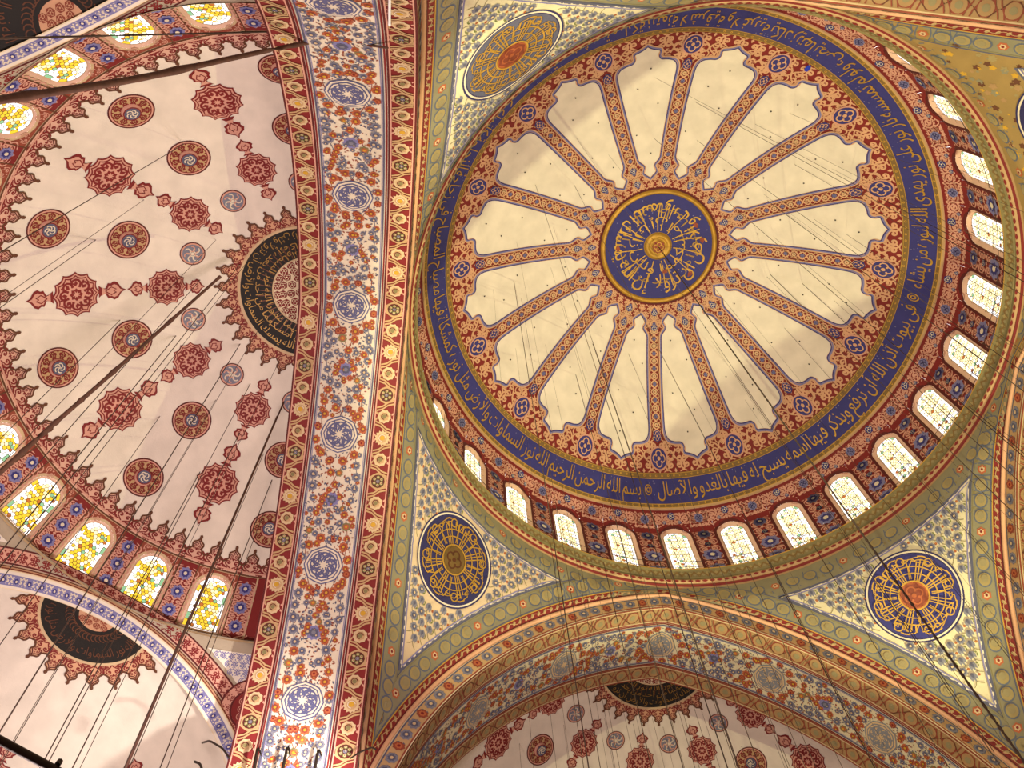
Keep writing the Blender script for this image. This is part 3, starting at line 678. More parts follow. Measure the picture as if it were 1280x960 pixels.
def arch_meshes(style):
    S = AM.S - .05; sf = AM.soffit; W1 = .79; W2 = 2.86; W = AM.W; wc = 1.85; out = []
    p = Paint(); p.grid(-AM.S, AM.S, 0, W, 140, 6, 'white'); p.gridpts(*np.meshgrid(np.linspace(-AM.S, AM.S, 121), [0, .3], indexing='ij'), 'cream'); shell = p.mesh('soffit', sf)
    p = Paint(); p.grid(-AM.S, AM.S, 0, .63, 140, 2, 'cream'); face = p.mesh('archivolt_shell', AM.face(D)); p = Paint(); p.grid(-AM.S, AM.S, -.02, 5, 100, 4, 'stone'); back = p.mesh('back', AM.face(D + W))
    p = Paint(); scroll_border(p, S, W1 / 2, W1 / 2, style); b1 = p.mesh('inner_border', sf)
    p = Paint(); scroll_border(p, S, (W2 + W) / 2, (W - W2) / 2, style, ph=1 if style == 'red' else 0); b2 = p.mesh('outer_border', sf)
    # flower band
    p = Paint(); line(p, -S, S, (W1 + W2) / 2, W2 - W1, 'white' if style == 'red' else 'fieldcream', 1, 140)
    for v, sg in ((W1, 1), (W2, -1)): line(p, -S, S, v + sg * .04, .05, 'red', 3); line(p, -S, S, v + sg * .12, .05, 'slate', 3); line(p, -S, S, v + sg * .17, .02, 'lilac', 3)
    rnd = random.Random(11 if style == 'red' else 12); occ = []
    def free(u, v, r):
        if abs(v - wc) > (.80 if r < .1 else .86 - r * .6): return False
        q = u - round(u / 4.45) * 4.45
        if math.hypot(q, v - wc) < .62 + r: return False
        return all((u - a) ** 2 + (v - b) ** 2 > (r + c) ** 2 for a, b, c in occ[-260:] if abs(u - a) < 1)
    put = {}
    def place(kind, u, v, r, chk=.8):
        if free(u, v, r * chk): occ.append((u, v, r)); put.setdefault(kind, []).append((u, v, r)); return True
        return False
    n = int(S / 4.45) + 1
    for m in range(-n * 2, n * 2 + 1):
        uu = m * 2.225
        if abs(uu) > S: continue
        seq = []
        if m % 2: seq += [('FL', uu, wc, .24)]
        for t in np.arange(-1.11, 1.11, .05): pass
    seq = [('FL', m * 4.45 + 2.225, wc, .23) for m in range(-n - 1, n + 1)]
    for s_ in seq: place(*s_)
    for m in range(-n - 1, n + 2):
        c = m * 4.45
        for j in range(12):
            a = j * PI / 6 + .26; place('FO' if j % 3 else 'FR', c + .93 * math.cos(a), wc + .80 * math.sin(a), .15 if j % 3 else .13, .75)
        for sg in (1, -1): place('FY', c + .15, wc + sg * .74, .19, .6)
    for u in np.arange(-S, S, .20):
        for sg in (1, -1):
            a = math.pi * u / 4.45; place('FG', u, wc + sg * .72 * math.sin(a + .5), rnd.uniform(.11, .16), .8)
            place('FO' if rnd.random() < .75 else 'FY', u + .1, wc - sg * .66 * math.cos(a + .5), rnd.uniform(.10, .15), .8)
    for _ in range(int(S * 70)):
        u = rnd.uniform(-S, S); v = rnd.uniform(W1 + .2, W2 - .2); q = abs(u / 4.45 - round(u / 4.45)) * 4.45; w_ = rnd.random()
        place(('FO' if w_ < .4 else 'FR' if w_ < .6 else 'FG') if q < 1.15 else ('FG' if w_ < .7 else 'FO'), u, v, rnd.uniform(.07, .13), .92)
    occ2 = list(occ)
    for _ in range(int(S * 260)):
        u = rnd.uniform(-S, S); v = rnd.uniform(W1 + .2, W2 - .2); place('LG' if rnd.random() < .5 else 'LO', u, v, rnd.uniform(.03, .055), 1)
    tp = dict(FO=T_FO, FR=T_FR, FG=T_FG, FL=T_FL, FY=T_FY, LG=T_LG, LO=T_LO)
    for kk, L in put.items():
        L = np.array(L); L = L[np.abs(L[:, 0]) < S - .25]; p.inst(tp[kk], L[:, :2], np.arange(len(L)) * 1.7, L[:, 2] * (2.2 if kk[0] == 'L' else 1), 3)
    # garland stems
    uu = np.arange(-S, S, .12)
    for sg in (1, -1):
        p.stroke(np.column_stack([uu, wc + sg * .72 * np.sin(PI * uu / 4.45 + .5)]), .022, 'slate', 2); p.stroke(np.column_stack([uu, wc - sg * .66 * np.cos(PI * uu / 4.45 + .5)]), .022, 'rust', 2)
    fb = p.mesh('flower_band', sf)
    # octagonal strapwork medallion
    p = Paint(); o8 = lambda r, ph=0: np.column_stack([r * np.cos(np.arange(8) * PI / 4 + ph), r * np.sin(np.arange(8) * PI / 4 + ph)])
    sc8 = lambda r: np.array([q for i in range(8) for q in (r * np.array([math.cos(i * PI / 4), math.sin(i * PI / 4)]), r * .955 * np.array([math.cos(i * PI / 4 + PI / 8), math.sin(i * PI / 4 + PI / 8)]))])
    dk, lt = ('indigo', 'white') if style == 'red' else ('bluegrey', 'sand')
    p.fan(sc8(.64), dk, 4, (0, 0)); p.fan(sc8(.60), lt, 5, (0, 0)); p.fan(sc8(.54), dk, 6, (0, 0)); p.fan(sc8(.50), lt, 7, (0, 0))
    for j in range(8):
        a = j * PI / 4; g = lambda q, a=a: np.asarray(q) @ np.array([(math.cos(a), math.sin(a)), (-math.sin(a), math.cos(a))])
        p.stroke(g(spiral((.22, 0), .2, .2, -2.4, 2.4, 10)), .05, dk, 8); p.stroke(g([(.12, -.12), (.32, -.12), (.42, .0)]), .045, dk, 8); p.stroke(g([(.1, .0), (.45, .16)]), .04, dk, 8)
    p.stroke(o8(.44, .39), .035, dk, 8, True); p.stroke(o8(.3, .0), .035, dk, 8, True)
    octs = []
    for m in range(-4, 5):
        octs.append(p.mesh('octagon_medallion', lambda u, v, h, m=m: sf(u + m * 4.45, v + wc, h)))
    # archivolt
    p = Paint(); us = np.arange(-int(S / .52), int(S / .52) + 1) * .52; m = np.arange(len(us)) % 3
    line(p, -S, S, .31, .56, 'tan', 1, 140); line(p, -S, S, .05, .05, 'rust', 2, 140); line(p, -S, S, .56, .05, 'slate', 2, 140)
    P = np.column_stack([us, np.full(len(us), .31)]); p.inst(T_FG, P[m != 0], 0, .20, 3); p.inst(T_FR, P[m == 0], 0, (.17, .20), 3)
    p.inst(T_LG, P + (.2, .06), .9, .17, 2); p.inst(T_LG, P + (.2, -.06), 2.2, .17, 2); av = p.mesh('archivolt_ornament', AM.face(D))
    return dict(shell=shell, face=face, back=back, b1=b1, b2=b2, fb=fb, octs=octs, av=av)
def edge_meshes():
    p = Paint(); S = -PM.es[0] - .02; n = 150
    U, V = np.meshgrid(np.linspace(-S, S, n + 1), [0, .02, .05, .10, .14, .16], indexing='ij'); p.gridpts(U, V, 'peach', 0); p.V[-1][:, 2] = np.tile([0, .05, .075, .075, .05, 0], (n + 1, 1)).ravel()
    a = p.mesh('bead_moulding', PM.border)
    p = Paint(); line(p, -S, S, .30, .28, 'red', 1, n); line(p, -S, S, .44, .03, 'gold', 2, n); line(p, -S, S, .18, .03, 'dred', 2, n)
    us = np.arange(-S, S, .30); p.inst(leaf('tan'), np.column_stack([us, np.full(len(us), .22)]), -.9, (.16, .22), 2); p.inst(leaf('eggfill'), np.column_stack([us + .15, np.full(len(us), .40)]), 2.3, (.16, .22), 2); p.stroke(np.column_stack([np.arange(-S, S, .075), .30 + .05 * np.sin(np.arange(-S, S, .075) * 2 * PI / .6)]), .025, 'tan', 2)
    b = p.mesh('red_border', PM.border)
    p = Paint(); line(p, -S, S, .86, .78, 'egggrey', 1, n); line(p, -S, S, .50, .04, 'slate', 2, n); line(p, -S, S, 1.22, .04, 'slate', 2, n); line(p, -S, S, 1.15, .02, 'olive', 2, n)
    us = np.arange(-int(S / .56), int(S / .56) + 1) * .56; egg_border(p, us, .85, .29); c = p.mesh('egg_border', PM.border)
    return a, b, c
def arches():
    ms = {s: arch_meshes(s) for s in ('red', 'gold')}; ed = edge_meshes()
    labs = ['great pointed arch at the bottom of the picture with gold bordered flower soffit', 'great pointed arch on the left with red bordered white flower soffit', 'great arch just beyond the top edge, only its mouldings at the upper right corner', 'great arch at the right edge of the picture below the dome']
    for k in range(4):
        mm = ms['red' if k == 1 else 'gold']; root = empty('main_arch', labs[k], 'arch', (0, 0, ZB), k * PI / 2)
        link_mesh('soffit', mm['shell'], root); link_mesh('archivolt', mm['face'], root); link_mesh('back_face', mm['back'], root)
        link_mesh('inner_border', mm['b1'], root); link_mesh('outer_border', mm['b2'], root); link_mesh('flower_band', mm['fb'], root)
        for me in mm['octs']: link_mesh('octagon_medallion', me, root)
        link_mesh('archivolt_ornament', mm['av'], root)
        link_mesh('bead_moulding', ed[0], root); link_mesh('red_border', ed[1], root); link_mesh('egg_border', ed[2], root)

# ============================================================ HALF DOMES
SW = 2 * PI / 28
def shamsa(p, c, r, ln, col='red', fill='pink'):
    """pointed-lobe medallion with two finials, long axis along v"""
    n = 12; a = np.arange(n * 6) * 2 * PI / (n * 6); sh = 1.05 - .13 * np.abs(np.sin(n * a / 2)) ** .75
    base = np.column_stack([np.cos(a), np.sin(a)])
    for f_, C, l in ((1.0, col, 2), (.93, fill, 3), (.86, col, 4), (.80, fill, 5)): p.fan(base * (sh * r * f_)[:, None] + c, C, l, c)
    for j in range(8):
        t = j * PI / 4; g = lambda q, t=t: (np.asarray(q) @ np.array([(math.cos(t), math.sin(t)), (-math.sin(t), math.cos(t))])) * r + c
        p.stroke(g(spiral((.50, 0), .20, .20, -2.5, 2.5, 9)), .07 * r / .7, col, 6); p.fan(g([(.40, 0), (.52, .08), (.66, 0), (.52, -.08)]), col, 6)
        p.fan(g([(.08, 0), (.2, .09), (.30, 0), (.2, -.09)]), col, 6); t2 = t
        p.stroke(g([(.3, .30), (.5, .26), (.66, .34)]), .05 * r / .7, col, 6)
    for sg in (1, -1):
        y0 = r * 1.02; L = ln - y0
        fin = np.array([(0, L), (.08, L * .84), (.30, L * .70), (.36, L * .56), (.28, L * .44), (.30, L * .34), (.10, L * .24), (.13, L * .12), (.24, 0), (-.24, 0), (-.13, L * .12), (-.10, L * .24), (-.30, L * .34), (-.28, L * .44), (-.36, L * .56), (-.30, L * .70), (-.08, L * .84)]) * (.85 * r / .7, 1)
        q = fin + (0, y0 - .03); p.poly(q * (1, sg) + c, col, 2)
        m = np.array([0, y0 + L * .5]); p.poly(((q - m) * (.70, .80) + m) * (1, sg) + c, fill, 4)
        for s2 in (1, -1): p.stroke((np.array([(0, L * .2), (s2 * .13 * r / .7, L * .42), (s2 * .05, L * .6), (0, L * .5)]) + (0, y0)) * (1, sg) + c, .035, col, 5)
def big_round(p, r):
    p.annulus((0, 0), r * .93, r, 'dred', 2, 40); p.annulus((0, 0), r * .86, r * .93, 'pink', 2, 40); p.annulus((0, 0), r * .82, r * .86, 'red', 3, 40); polar(p, .01, r * .84, 3, 32, 'tan', 2)
    n = 9; a = np.arange(n) * 2 * PI / n; p.inst(T_ARR, np.column_stack([.62 * r * np.cos(a), .62 * r * np.sin(a)]), a - PI / 2, .36 * r / .7, 3)
    R_, T_ = np.meshgrid([.44 * r, .40 * r, .36 * r, .01], np.linspace(0, 2 * PI, 29)); p.gridpts(R_ * np.cos(T_), R_ * np.sin(T_), 'pink', 0); p.V[-1][:, 2] = np.tile([.02, .10, .12, .12], (29, 1)).ravel()
    p.disc((0, 0), .34 * r, 'slate', 14.5, 20); p.annulus((0, 0), .34 * r, .39 * r, 'red', 14.5, 24)
    for j in range(5): p.stroke(spiral((.12 * r * math.cos(j * 1.257), .12 * r * math.sin(j * 1.257)), .12 * r, .12 * r, j, j + 3.5, 8), .035, 'white', 15.5)
def small_round(p, r):
    p.annulus((0, 0), r * .90, r, 'dred', 2, 28); p.disc((0, 0), r * .92, 'pink', 2, 24); p.disc((0, 0), r * .80, 'grey', 3, 20)
    for j in range(7):
        a = j * 2 * PI / 7; p.stroke(spiral((.42 * r * math.cos(a), .42 * r * math.sin(a)), .25 * r, .2 * r, a, a + 4.6, 9), .04, 'pink' if j % 2 else 'white', 4)
    p.disc((0, 0), .15 * r, 'white', 4, 8)
def scallop(w, h0, h1):
    """half outline (x, y) of one ogee scallop of the crown border: y from h0 valley to h1 tip"""
    H = h1 - h0; pts = [(0, 1), (.055, .93), (0.02, .86), (.045, .78), (.13, .68), (.27, .58), (.30, .47), (.27, .36), (.26, .26), (.33, .14), (.42, .04), (.5, .0)]
    pts = np.array([(x * w, h0 + y * H) for x, y in pts]); return pts
def crown(n, w, base, h0, h1, fnpos, inner='scal', C1='red', CL='brown'):
    """one scallop template in (x lateral, y outward)"""
    p = Paint(); hp = scallop(w, h0, h1); full = np.vstack([hp[::-1] * (1, 1), (hp * (-1, 1))[1:]])
    full = np.vstack([full, [(-w / 2, base), (w / 2, base)]]); p.poly(full, inner, 2)
    p.stroke(full[:len(hp) * 2 - 1], .055, CL, 4)
    s_ = (h1 - base); ii = full.copy(); c = np.array([0, base + .35 * s_]); 
    p.stroke(((full[3:len(hp) * 2 - 4] - c) * (.78, .80) + c), .03, 'dred', 3)
    p.inst(T_ARR, [(0, base + .30 * s_)], 0, (w * .8, s_ * .50), 3); p.inst(T_ARR, [(0, base + .58 * s_)], 0, (w * .36, s_ * .3), 3)
    p.inst(T_ARR, [(w / 2, base + .12 * s_), (-w / 2, base + .12 * s_)], 0, (w * .35, s_ * .2), 3)
    tip = np.array([(0, h1 + .06 * s_), (.06, h1), (0, h1 - .07 * s_), (-.06, h1)]); p.fan(tip, CL, 4)
    return p
def half_dome_meshes():
    out = {}; f = cap(0, 0, SD_Z, SD_Q)
    p = Paint(); a = np.linspace(-PI / 2 - .03, PI / 2 + .03, 73); pol = np.radians(np.linspace(.05, 56.6, 40)); A, Pp = np.meshgrid(a, pol, indexing='ij'); r = SD_Q * np.sin(Pp)
    p.gridpts(r * np.sin(A), r * np.cos(A), 'plaster', 0); out['shell'] = p.mesh('shell', f)
    def loc(pol, r_=SD_Q):      # mapping centred at polar angle pol on +Y axis: x lateral, y down the slope
        pl = math.radians(pol); n = np.array([0, math.sin(pl), math.cos(pl)]); ey = np.array([0, math.cos(pl), -math.sin(pl)]); ex = np.array([1., 0, 0])
        def g(x, y, h):
            d = n[None] + x[:, None] / r_ * ex + y[:, None] / r_ * ey; d /= np.linalg.norm(d, axis=1)[:, None]
            return np.array([0, 0, SD_Z]) + d * (r_ - h)[:, None]
        return g
    for nm, pl, fn in (('r1', 47.3, lambda p: big_round(p, .66)), ('r2', 33.6, lambda p: big_round(p, .66)), ('r3', 22.2, lambda p: small_round(p, .41)),
                       ('s1', 41.5, lambda p: shamsa(p, (0, 0), .72, 1.60)), ('s2', 25.9, lambda p: shamsa(p, (0, 0), .62, 1.28))):
        p = Paint(); fn(p); out[nm] = p.mesh('painted_roundel' if nm[0] == 'r' else 'lobed_medallion', loc(pl))
    # scalloped crown border above the windows : y measured up the slope from the base ring
    w = 2 * PI / 84 * 8.45; p = crown(1, w, 0, .30, .88, None); g = loc(56.6)
    out['scallop'] = p.mesh('scallop', lambda x, y, h: g(x * (1 - .06 * y), -y, h))
    p = Paint(); polar(p, 8.64, 8.72, 1, 72, 'brown', 2, -PI / 2, PI / 2); polar(p, 8.58, 8.62, 1, 72, 'red', 2, -PI / 2, PI / 2); polar(p, 8.66, 8.69, 1, 72, 'pink', 3, -PI / 2, PI / 2); out['line'] = p.mesh('crown_line', f)
    # apex medallion
    p = Paint(); polar(p, .01, 1.22, 3, 48, 'cream', 4, -PI / 2, PI / 2); polar(p, 1.2, 1.26, 1, 48, 'sand', 6, -PI / 2, PI / 2); polar(p, 1.22, 2.31, 4, 48, 'dark', 4, -PI / 2, PI / 2); polar(p, 2.31, 2.40, 1, 48, 'sand', 5, -PI / 2, PI / 2)
    net = []; T_R = knot('red', 'cream', 6)
    for r, n in ((.0, 1), (.33, 6), (.62, 12), (.9, 17), (1.1, 22)):
        for j in range(n):
            a_ = j * 2 * PI / n + .2
            if math.cos(a_) * r > -.15: net.append((r * math.sin(a_), r * math.cos(a_)))
    net = np.array([q for q in net if q[1] > .0]); p.inst(knot('red', 'cream', 6), net, 0, .14, 5)
    out['apex'] = p.mesh('apex_medallion', f)
    p = Paint(); ringtext(p, 'إن الله يمسك السماوات والأرض أن تزولا ولئن زالتا', .03, PI - .03, 2.28, 1.86, 'antique', 6); ringtext(p, 'إن أمسكهما من أحد من بعده إنه كان', .05, PI - .05, 1.92, 1.56, 'antique', 6); ringtext(p, 'حليما غفورا الله نور السماوات', .05, PI - .05, 1.62, 1.27, 'antique', 6)
    for j in range(26):
        a_ = .08 + j * .118; p.stroke([(1.28 * math.cos(a_), 1.28 * math.sin(a_)), (1.75 * math.cos(a_ + .03), 1.75 * math.sin(a_ + .03))], .03, 'brown', 5)
    out['apext'] = p.mesh('gold_lettering', f, M_GILD)
    w = 2 * PI / 30 * 2.5; p = crown(1, w, 2.38, 2.66, 3.12, None, 'peach', 'red'); p2 = Paint(); V, T, C = p.tpl(); out['apexs'] = None
    q = Paint(); q.inst((V, T, C), [(0, 0)], 0, 1, 0); out['apexs'] = q.mesh('scallop', lambda x, y, h: f(x, y, h))
    return out
def sem_drum(u, v, h):        # the half dome's sphere carried on down through the window zone; v is arc length
    pol = math.radians(56.6) + (-10.04 - v) / SD_Q; a = u / 9.3; r = (SD_Q - h) * np.sin(pol)
    return np.stack([r * np.sin(a), r * np.cos(a), SD_Z + (SD_Q - h) * np.cos(pol)], -1)
def half_domes():
    M = half_dome_meshes(); labs = ['half dome behind the bottom arch, dim pink plaster with red medallions', 'large half dome on the left, pink plaster with red medallions and stained glass windows', 'plain half dome beyond the top edge', 'plain half dome beyond the right edge']
    fd = sem_drum
    for k in range(4):
        c = k * PI / 2; dx = .26 if k == 0 else 0
        root = empty('half_dome', labs[k], 'half dome', (-SD_Y * math.sin(c) + dx, SD_Y * math.cos(c), ZB), c)
        link_mesh('shell', M['shell'], root); link_mesh('apex_medallion', M['apex'], root).select_set(False)
        if k < 2:
            am = [o for o in root.children if o.name.startswith('apex_medallion')][0]; link_mesh('gold_lettering', M['apext'], am)
            for j in range(-7, 8): link_mesh('scallop', M['apexs'], root, math.radians(j * 12.25))
            for pl, key, nm in ((0, 's1', 'lobed_medallion'), (0, 's2', 'lobed_medallion')):
                for j in (-2, -1, 0, 1, 2): link_mesh(nm, M[key], root, math.radians(j * 34.3))
            for key in ('r1', 'r2', 'r3'):
                for j in (-2.5, -1.5, -.5, .5, 1.5, 2.5): link_mesh('painted_roundel', M[key], root, math.radians(j * 34.3))
        if k == 1:
            for j in range(-21, 21): link_mesh('scallop', M['scallop'], root, math.radians((j + .5) * 180 / 42))
            link_mesh('crown_line', M['line'], root)
            drum_left(root, fd); exedrae(root)
        else:
            p = Paint(); p.grid(-PI / 2 * 9.3, PI / 2 * 9.3, -10.04, -12.37, 60, 10, 'plaster'); p.build('drum_wall', fd, root)
            p = Paint(); p.grid(-PI / 2 * 9.77, PI / 2 * 9.77, -12.1, -39, 60, 4, 'stone'); p.build('apse_wall', drum(lambda v: v * 0 + 9.77, 9.77), root)
def drum_left(root, fd):
    half = SW * 9.3 / 2; hw, spr, vb = .60, -10.89, -12.24
    p = Paint(); bay(p, half, -10.04, -12.37, hw, spr, vb, 'sand')
    # spandrels above the window arch
    t = np.linspace(0, PI, 19); arc = np.column_stack([(hw + .09) * np.cos(t), spr + (hw + .09) * np.sin(t)]); wr = .72
    top = -10.12; outer = np.array([(max(-wr, min(wr, x * 3)), top if abs(x) < .55 else spr + (y - spr) * 0 + (top - spr) * min(1, (y - spr) / .25) + spr * 0) for x, y in arc])
    for sg in (1, -1):
        q = [(sg * wr, spr + .05), (sg * wr, top), (0, top), (0, spr + hw + .10)] + [(sg * x, y) for x, y in arc[:10][::-1][1:]]
        p.poly(q, 'rust', 1); p.inst(T_ARP, [(sg * .42, -10.28)], sg * .5, .30, 2)
    for x in (-wr, wr): p.grid(x - .02, x + .02, -12.35, -10.06, 1, 10, 'brown', 3)
    p.grid(-half, half, -10.10, -10.05, 8, 1, 'brown', 3)
    me = p.mesh('window_bay', fd)
    # ornament panel between two windows
    p = Paint(); w2 = half - .72 - .02; p.grid(-w2, w2, -12.32, -10.12, 3, 10, 'red', 2); ys = np.arange(-12.15, -10.2, .42)
    p.inst(T_ARP, np.column_stack([0 * ys, ys]), 0, (.66, .42), 3); ys = ys[:-1] + .21; p.inst(T_ARP, np.column_stack([0 * ys, ys]), PI, (.66, .42), 3)
    p.inst(T_LT, [(0, -10.55), (0, -11.22), (0, -11.9)], 0, (.2, .22), 5)
    pm = p.mesh('ornament_panel', fd)
    fr, gl, ld = window_meshes(fd, hw, spr, vb, .53, -10.87, .10, .125, 21)
    dr = empty('window_drum', parent=root)
    bl = Paint(); bl.grid(-half, half, -12.37, -10.04, 8, 10, 'sand'); bl.poly([(.68, -12.3), (.68, -10.1), (-.68, -10.1), (-.68, -12.3)], 'red', 1); bl.poly(opening(hw, spr, vb), 'stone', 2); bl.stroke(opening(hw - .06, spr, vb + .05), .04, 'pink', 3, True)
    bl.inst(flower('red', 'rust', 'sand', 6), [(x, y) for x in (-.22, 0, .22) for y in (-12.0, -11.7, -11.4, -11.1, -10.8)], 0, .07, 3); bl.grid(-half, half, -10.10, -10.05, 8, 1, 'brown', 3); bm = bl.mesh('blind_window', fd)
    for j in range(-7, 8):
        if abs(j) == 7: link_mesh('blind_window', bm, dr, j * SW); continue
        link_mesh('window_bay', me, dr, j * SW)
        o = empty('window_%d' % (36 + j), loc=(-SD_Y, 0, ZB), rz=PI / 2 + j * SW); o['kind'] = 'structure'
        link_mesh('window_frame', fr, o); g = link_mesh('pane', gl, o); g['kind'] = 'stuff'; l = link_mesh('lead', ld, o); l['kind'] = 'stuff'
    for j in range(-7, 7): link_mesh('ornament_panel', pm, dr, (j + .5) * SW)
    p = Paint(); f = tube([(9.76, -12.08), (9.70, -12.10), (9.70, -12.17), (9.74, -12.19), (9.66, -12.26), (9.60, -12.32), (9.50, -12.38), (9.49, -12.5)])
    for j, c in enumerate(('sand', 'brown', 'sand', 'rust', 'sand', 'red', 'sand')): p.grid(-1.62, 1.62, j, j + 1, 60, 1, c)
    p.build('sill_course', f, dr)
def exedrae(root):
    """three small half domes on arches below the window drum, and the spandrels between them"""
    S = AE.S; sf = ex_soffit
    p = Paint(); p.grid(-S, S, 0, .34, 80, 2, 'cream'); p.grid(-S, S, .02, .32, 80, 1, 'plaster', 1); us = np.arange(-int(S / .36), int(S / .36) + 1) * .36
    p.inst(T_LT, np.column_stack([us, np.full(len(us), .17)]), 0, (.10, .08), 3); line(p, -S, S, .17, .20, 'lilac', 2, 80); p.inst(T_ARW, np.column_stack([us + .18, np.full(len(us), .17)]), 0, (.24, .17), 3); sof = p.mesh('arch_soffit', sf)
    p = Paint(); p.grid(-S, S, .42, .60, 80, 1, 'peach'); p.grid(-S, S, .44, .47, 80, 1, 'red', 1); p.grid(-S, S, .54, .57, 80, 1, 'dred', 1); fac = p.mesh('archivolt', AE.face(9.5))
    p = Paint(); p.grid(-S, S, 0, .55, 80, 2, 'stone'); bk = p.mesh('back_face', AE.face(9.84))
    p = Paint(); s2 = -PE.es[0] - .02; line(p, -s2, s2, .27, .5, 'pink', 1, 90); line(p, -s2, s2, .05, .05, 'dred', 2); line(p, -s2, s2, .50, .05, 'dred', 2)
    us = np.arange(-s2 + .1, s2, .34); p.inst(T_ARR, np.column_stack([us, np.full(len(us), .27)]), 0, (.34, .36), 2); eb = p.mesh('red_border', PE.border)
    # small half dome
    cz, Q, cy = -19.3, 6.4, 9.82; f0 = cap(0, 0, cz, Q); f = f0
    p = Paint(); A, Pp = np.meshgrid(np.linspace(-PI / 2 - .02, PI / 2 + .02, 49), np.radians(np.linspace(.05, 90, 30)), indexing='ij'); r = Q * np.sin(Pp)
    p.gridpts(r * np.sin(A), r * np.cos(A), 'plaster', 0); sh = p.mesh('shell', f)
    p = Paint(); polar(p, .01, .56, 2, 30, 'peach', 4, -PI / 2, PI / 2); polar(p, .56, 1.62, 3, 40, 'dark', 4, -PI / 2, PI / 2); polar(p, 1.62, 1.70, 1, 40, 'sand', 5, -PI / 2, PI / 2)
    p.inst(knot('rust', 'peach', 6), [(0, .12), (.25, .1), (-.25, .1), (.13, .34), (-.13, .34), (.36, .3), (-.36, .3)], 0, .11, 5)
    ringtext(p, 'الله نور السماوات والأرض مثل نوره', .1, PI - .1, 1.56, 1.1, 'brown', 6)
    for j in range(20): a_ = .1 + j * .155; p.stroke(spiral((.8 * math.cos(a_), .8 * math.sin(a_)), .14, .1, a_, a_ + 4, 7), .03, 'brown', 5)
    ap = p.mesh('apex_medallion', f)
    w = 2 * PI * 17.6 / 360 * 1.95; q = crown(1, w, 1.66, 1.95, 2.42, None, 'peach', 'red'); sc = q.mesh('scallop', f)
    pl = math.radians(52); n = np.array([0, math.sin(pl), math.cos(pl)]); ey = np.array([0, math.cos(pl), -math.sin(pl)]); ex = np.array([1., 0, 0])
    def g(x, y, h):
        d = n[None] + x[:, None] / Q * ex + y[:, None] / Q * ey; d /= np.linalg.norm(d, axis=1)[:, None]; return np.array([0, 0, cz]) + d * (Q - h)[:, None]
    p = Paint(); shamsa(p, (0, 0), .62, 1.2); lm = p.mesh('lobed_medallion', g)
    # pendentive between two small arches
    ps = Paint(); PE.shell(ps, 'stone', PE.crown + .02, 24, 8); psh = ps.mesh('pendentive_shell', PE.field)
    ls, ws = PE.inner(.62, PE.crown - .35, 16); pf = Paint(); t = np.linspace(-1, 1, 7); pf.gridpts(ws[:, None] * t[None], np.repeat(ls[:, None], 7, 1), 'plaster', 3)
    P = [(u, v) for j, v in enumerate(np.arange(ls[0] + .15, ls[-1], .24)) for u in (np.arange(-10, 11) + .5 * (j % 2)) * .26 if abs(u) < np.interp(v, ls, ws) - .08]
    pf.inst(T_ARB, np.array(P), 0, .25, 4); rv = ls[0] + 1.75
    for r0, r1, C in ((.92, .98, 'dred'), (.66, .92, 'pink'), (.60, .66, 'dred')): pf.annulus((0, rv), r0, r1, C, 6, 32)
    pf.disc((0, rv), .60, 'red', 6, 28); pf.inst(T_ARP, [(.24 * i, rv + .24 * j) for i in (-1, 0, 1) for j in (-1, 0, 1)], 0, .26, 7); an = np.arange(14) * PI / 7; pf.inst(T_ARR, np.column_stack([.79 * np.cos(an), rv + .79 * np.sin(an)]), an, .24, 7)
    pfm = pf.mesh('pendentive_field', PE.field)
    for az in (-60, 0, 60):
        e = empty('exedra', parent=root, rz=-math.radians(az))
        for nm, me in (('arch_soffit', sof), ('archivolt', fac), ('back_face', bk), ('red_border', eb)): link_mesh(nm, me, e)
        for nm, me in (('shell', sh), ('apex_medallion', ap)): link_mesh(nm, me, e, 0, (0, cy, 0))
        for j in range(-5, 5): link_mesh('scallop', sc, e, math.radians((j + .5) * 17.6), (0, cy, 0))
        for j in (-1, 0, 1): link_mesh('lobed_medallion', lm, e, math.radians(j * 50), (0, cy, 0))
    def half(pp, sg, clamp=False):
        V, T, C = pp.tpl()
        if clamp: return mesh_np('pendentive_half', PE.field(np.maximum(V[:, 0] * sg, -.25) * sg, V[:, 1], V[:, 2]), T, C, M_PLASTER)
        m = (V[T, 0] * sg).min(1) > -.75; return mesh_np('pendentive_half', PE.field(V[:, 0], V[:, 1], V[:, 2]), T[m], C[m], M_PLASTER)
    for az in (-30, 30): link_mesh('pendentive_shell', psh, root, -math.radians(az)); link_mesh('pendentive_field', pfm, root, -math.radians(az))
    for sg in (1, -1): link_mesh('pendentive_shell', half(ps, sg, True), root, sg * PI / 2); link_mesh('pendentive_field', half(pf, sg), root, sg * PI / 2)
    return

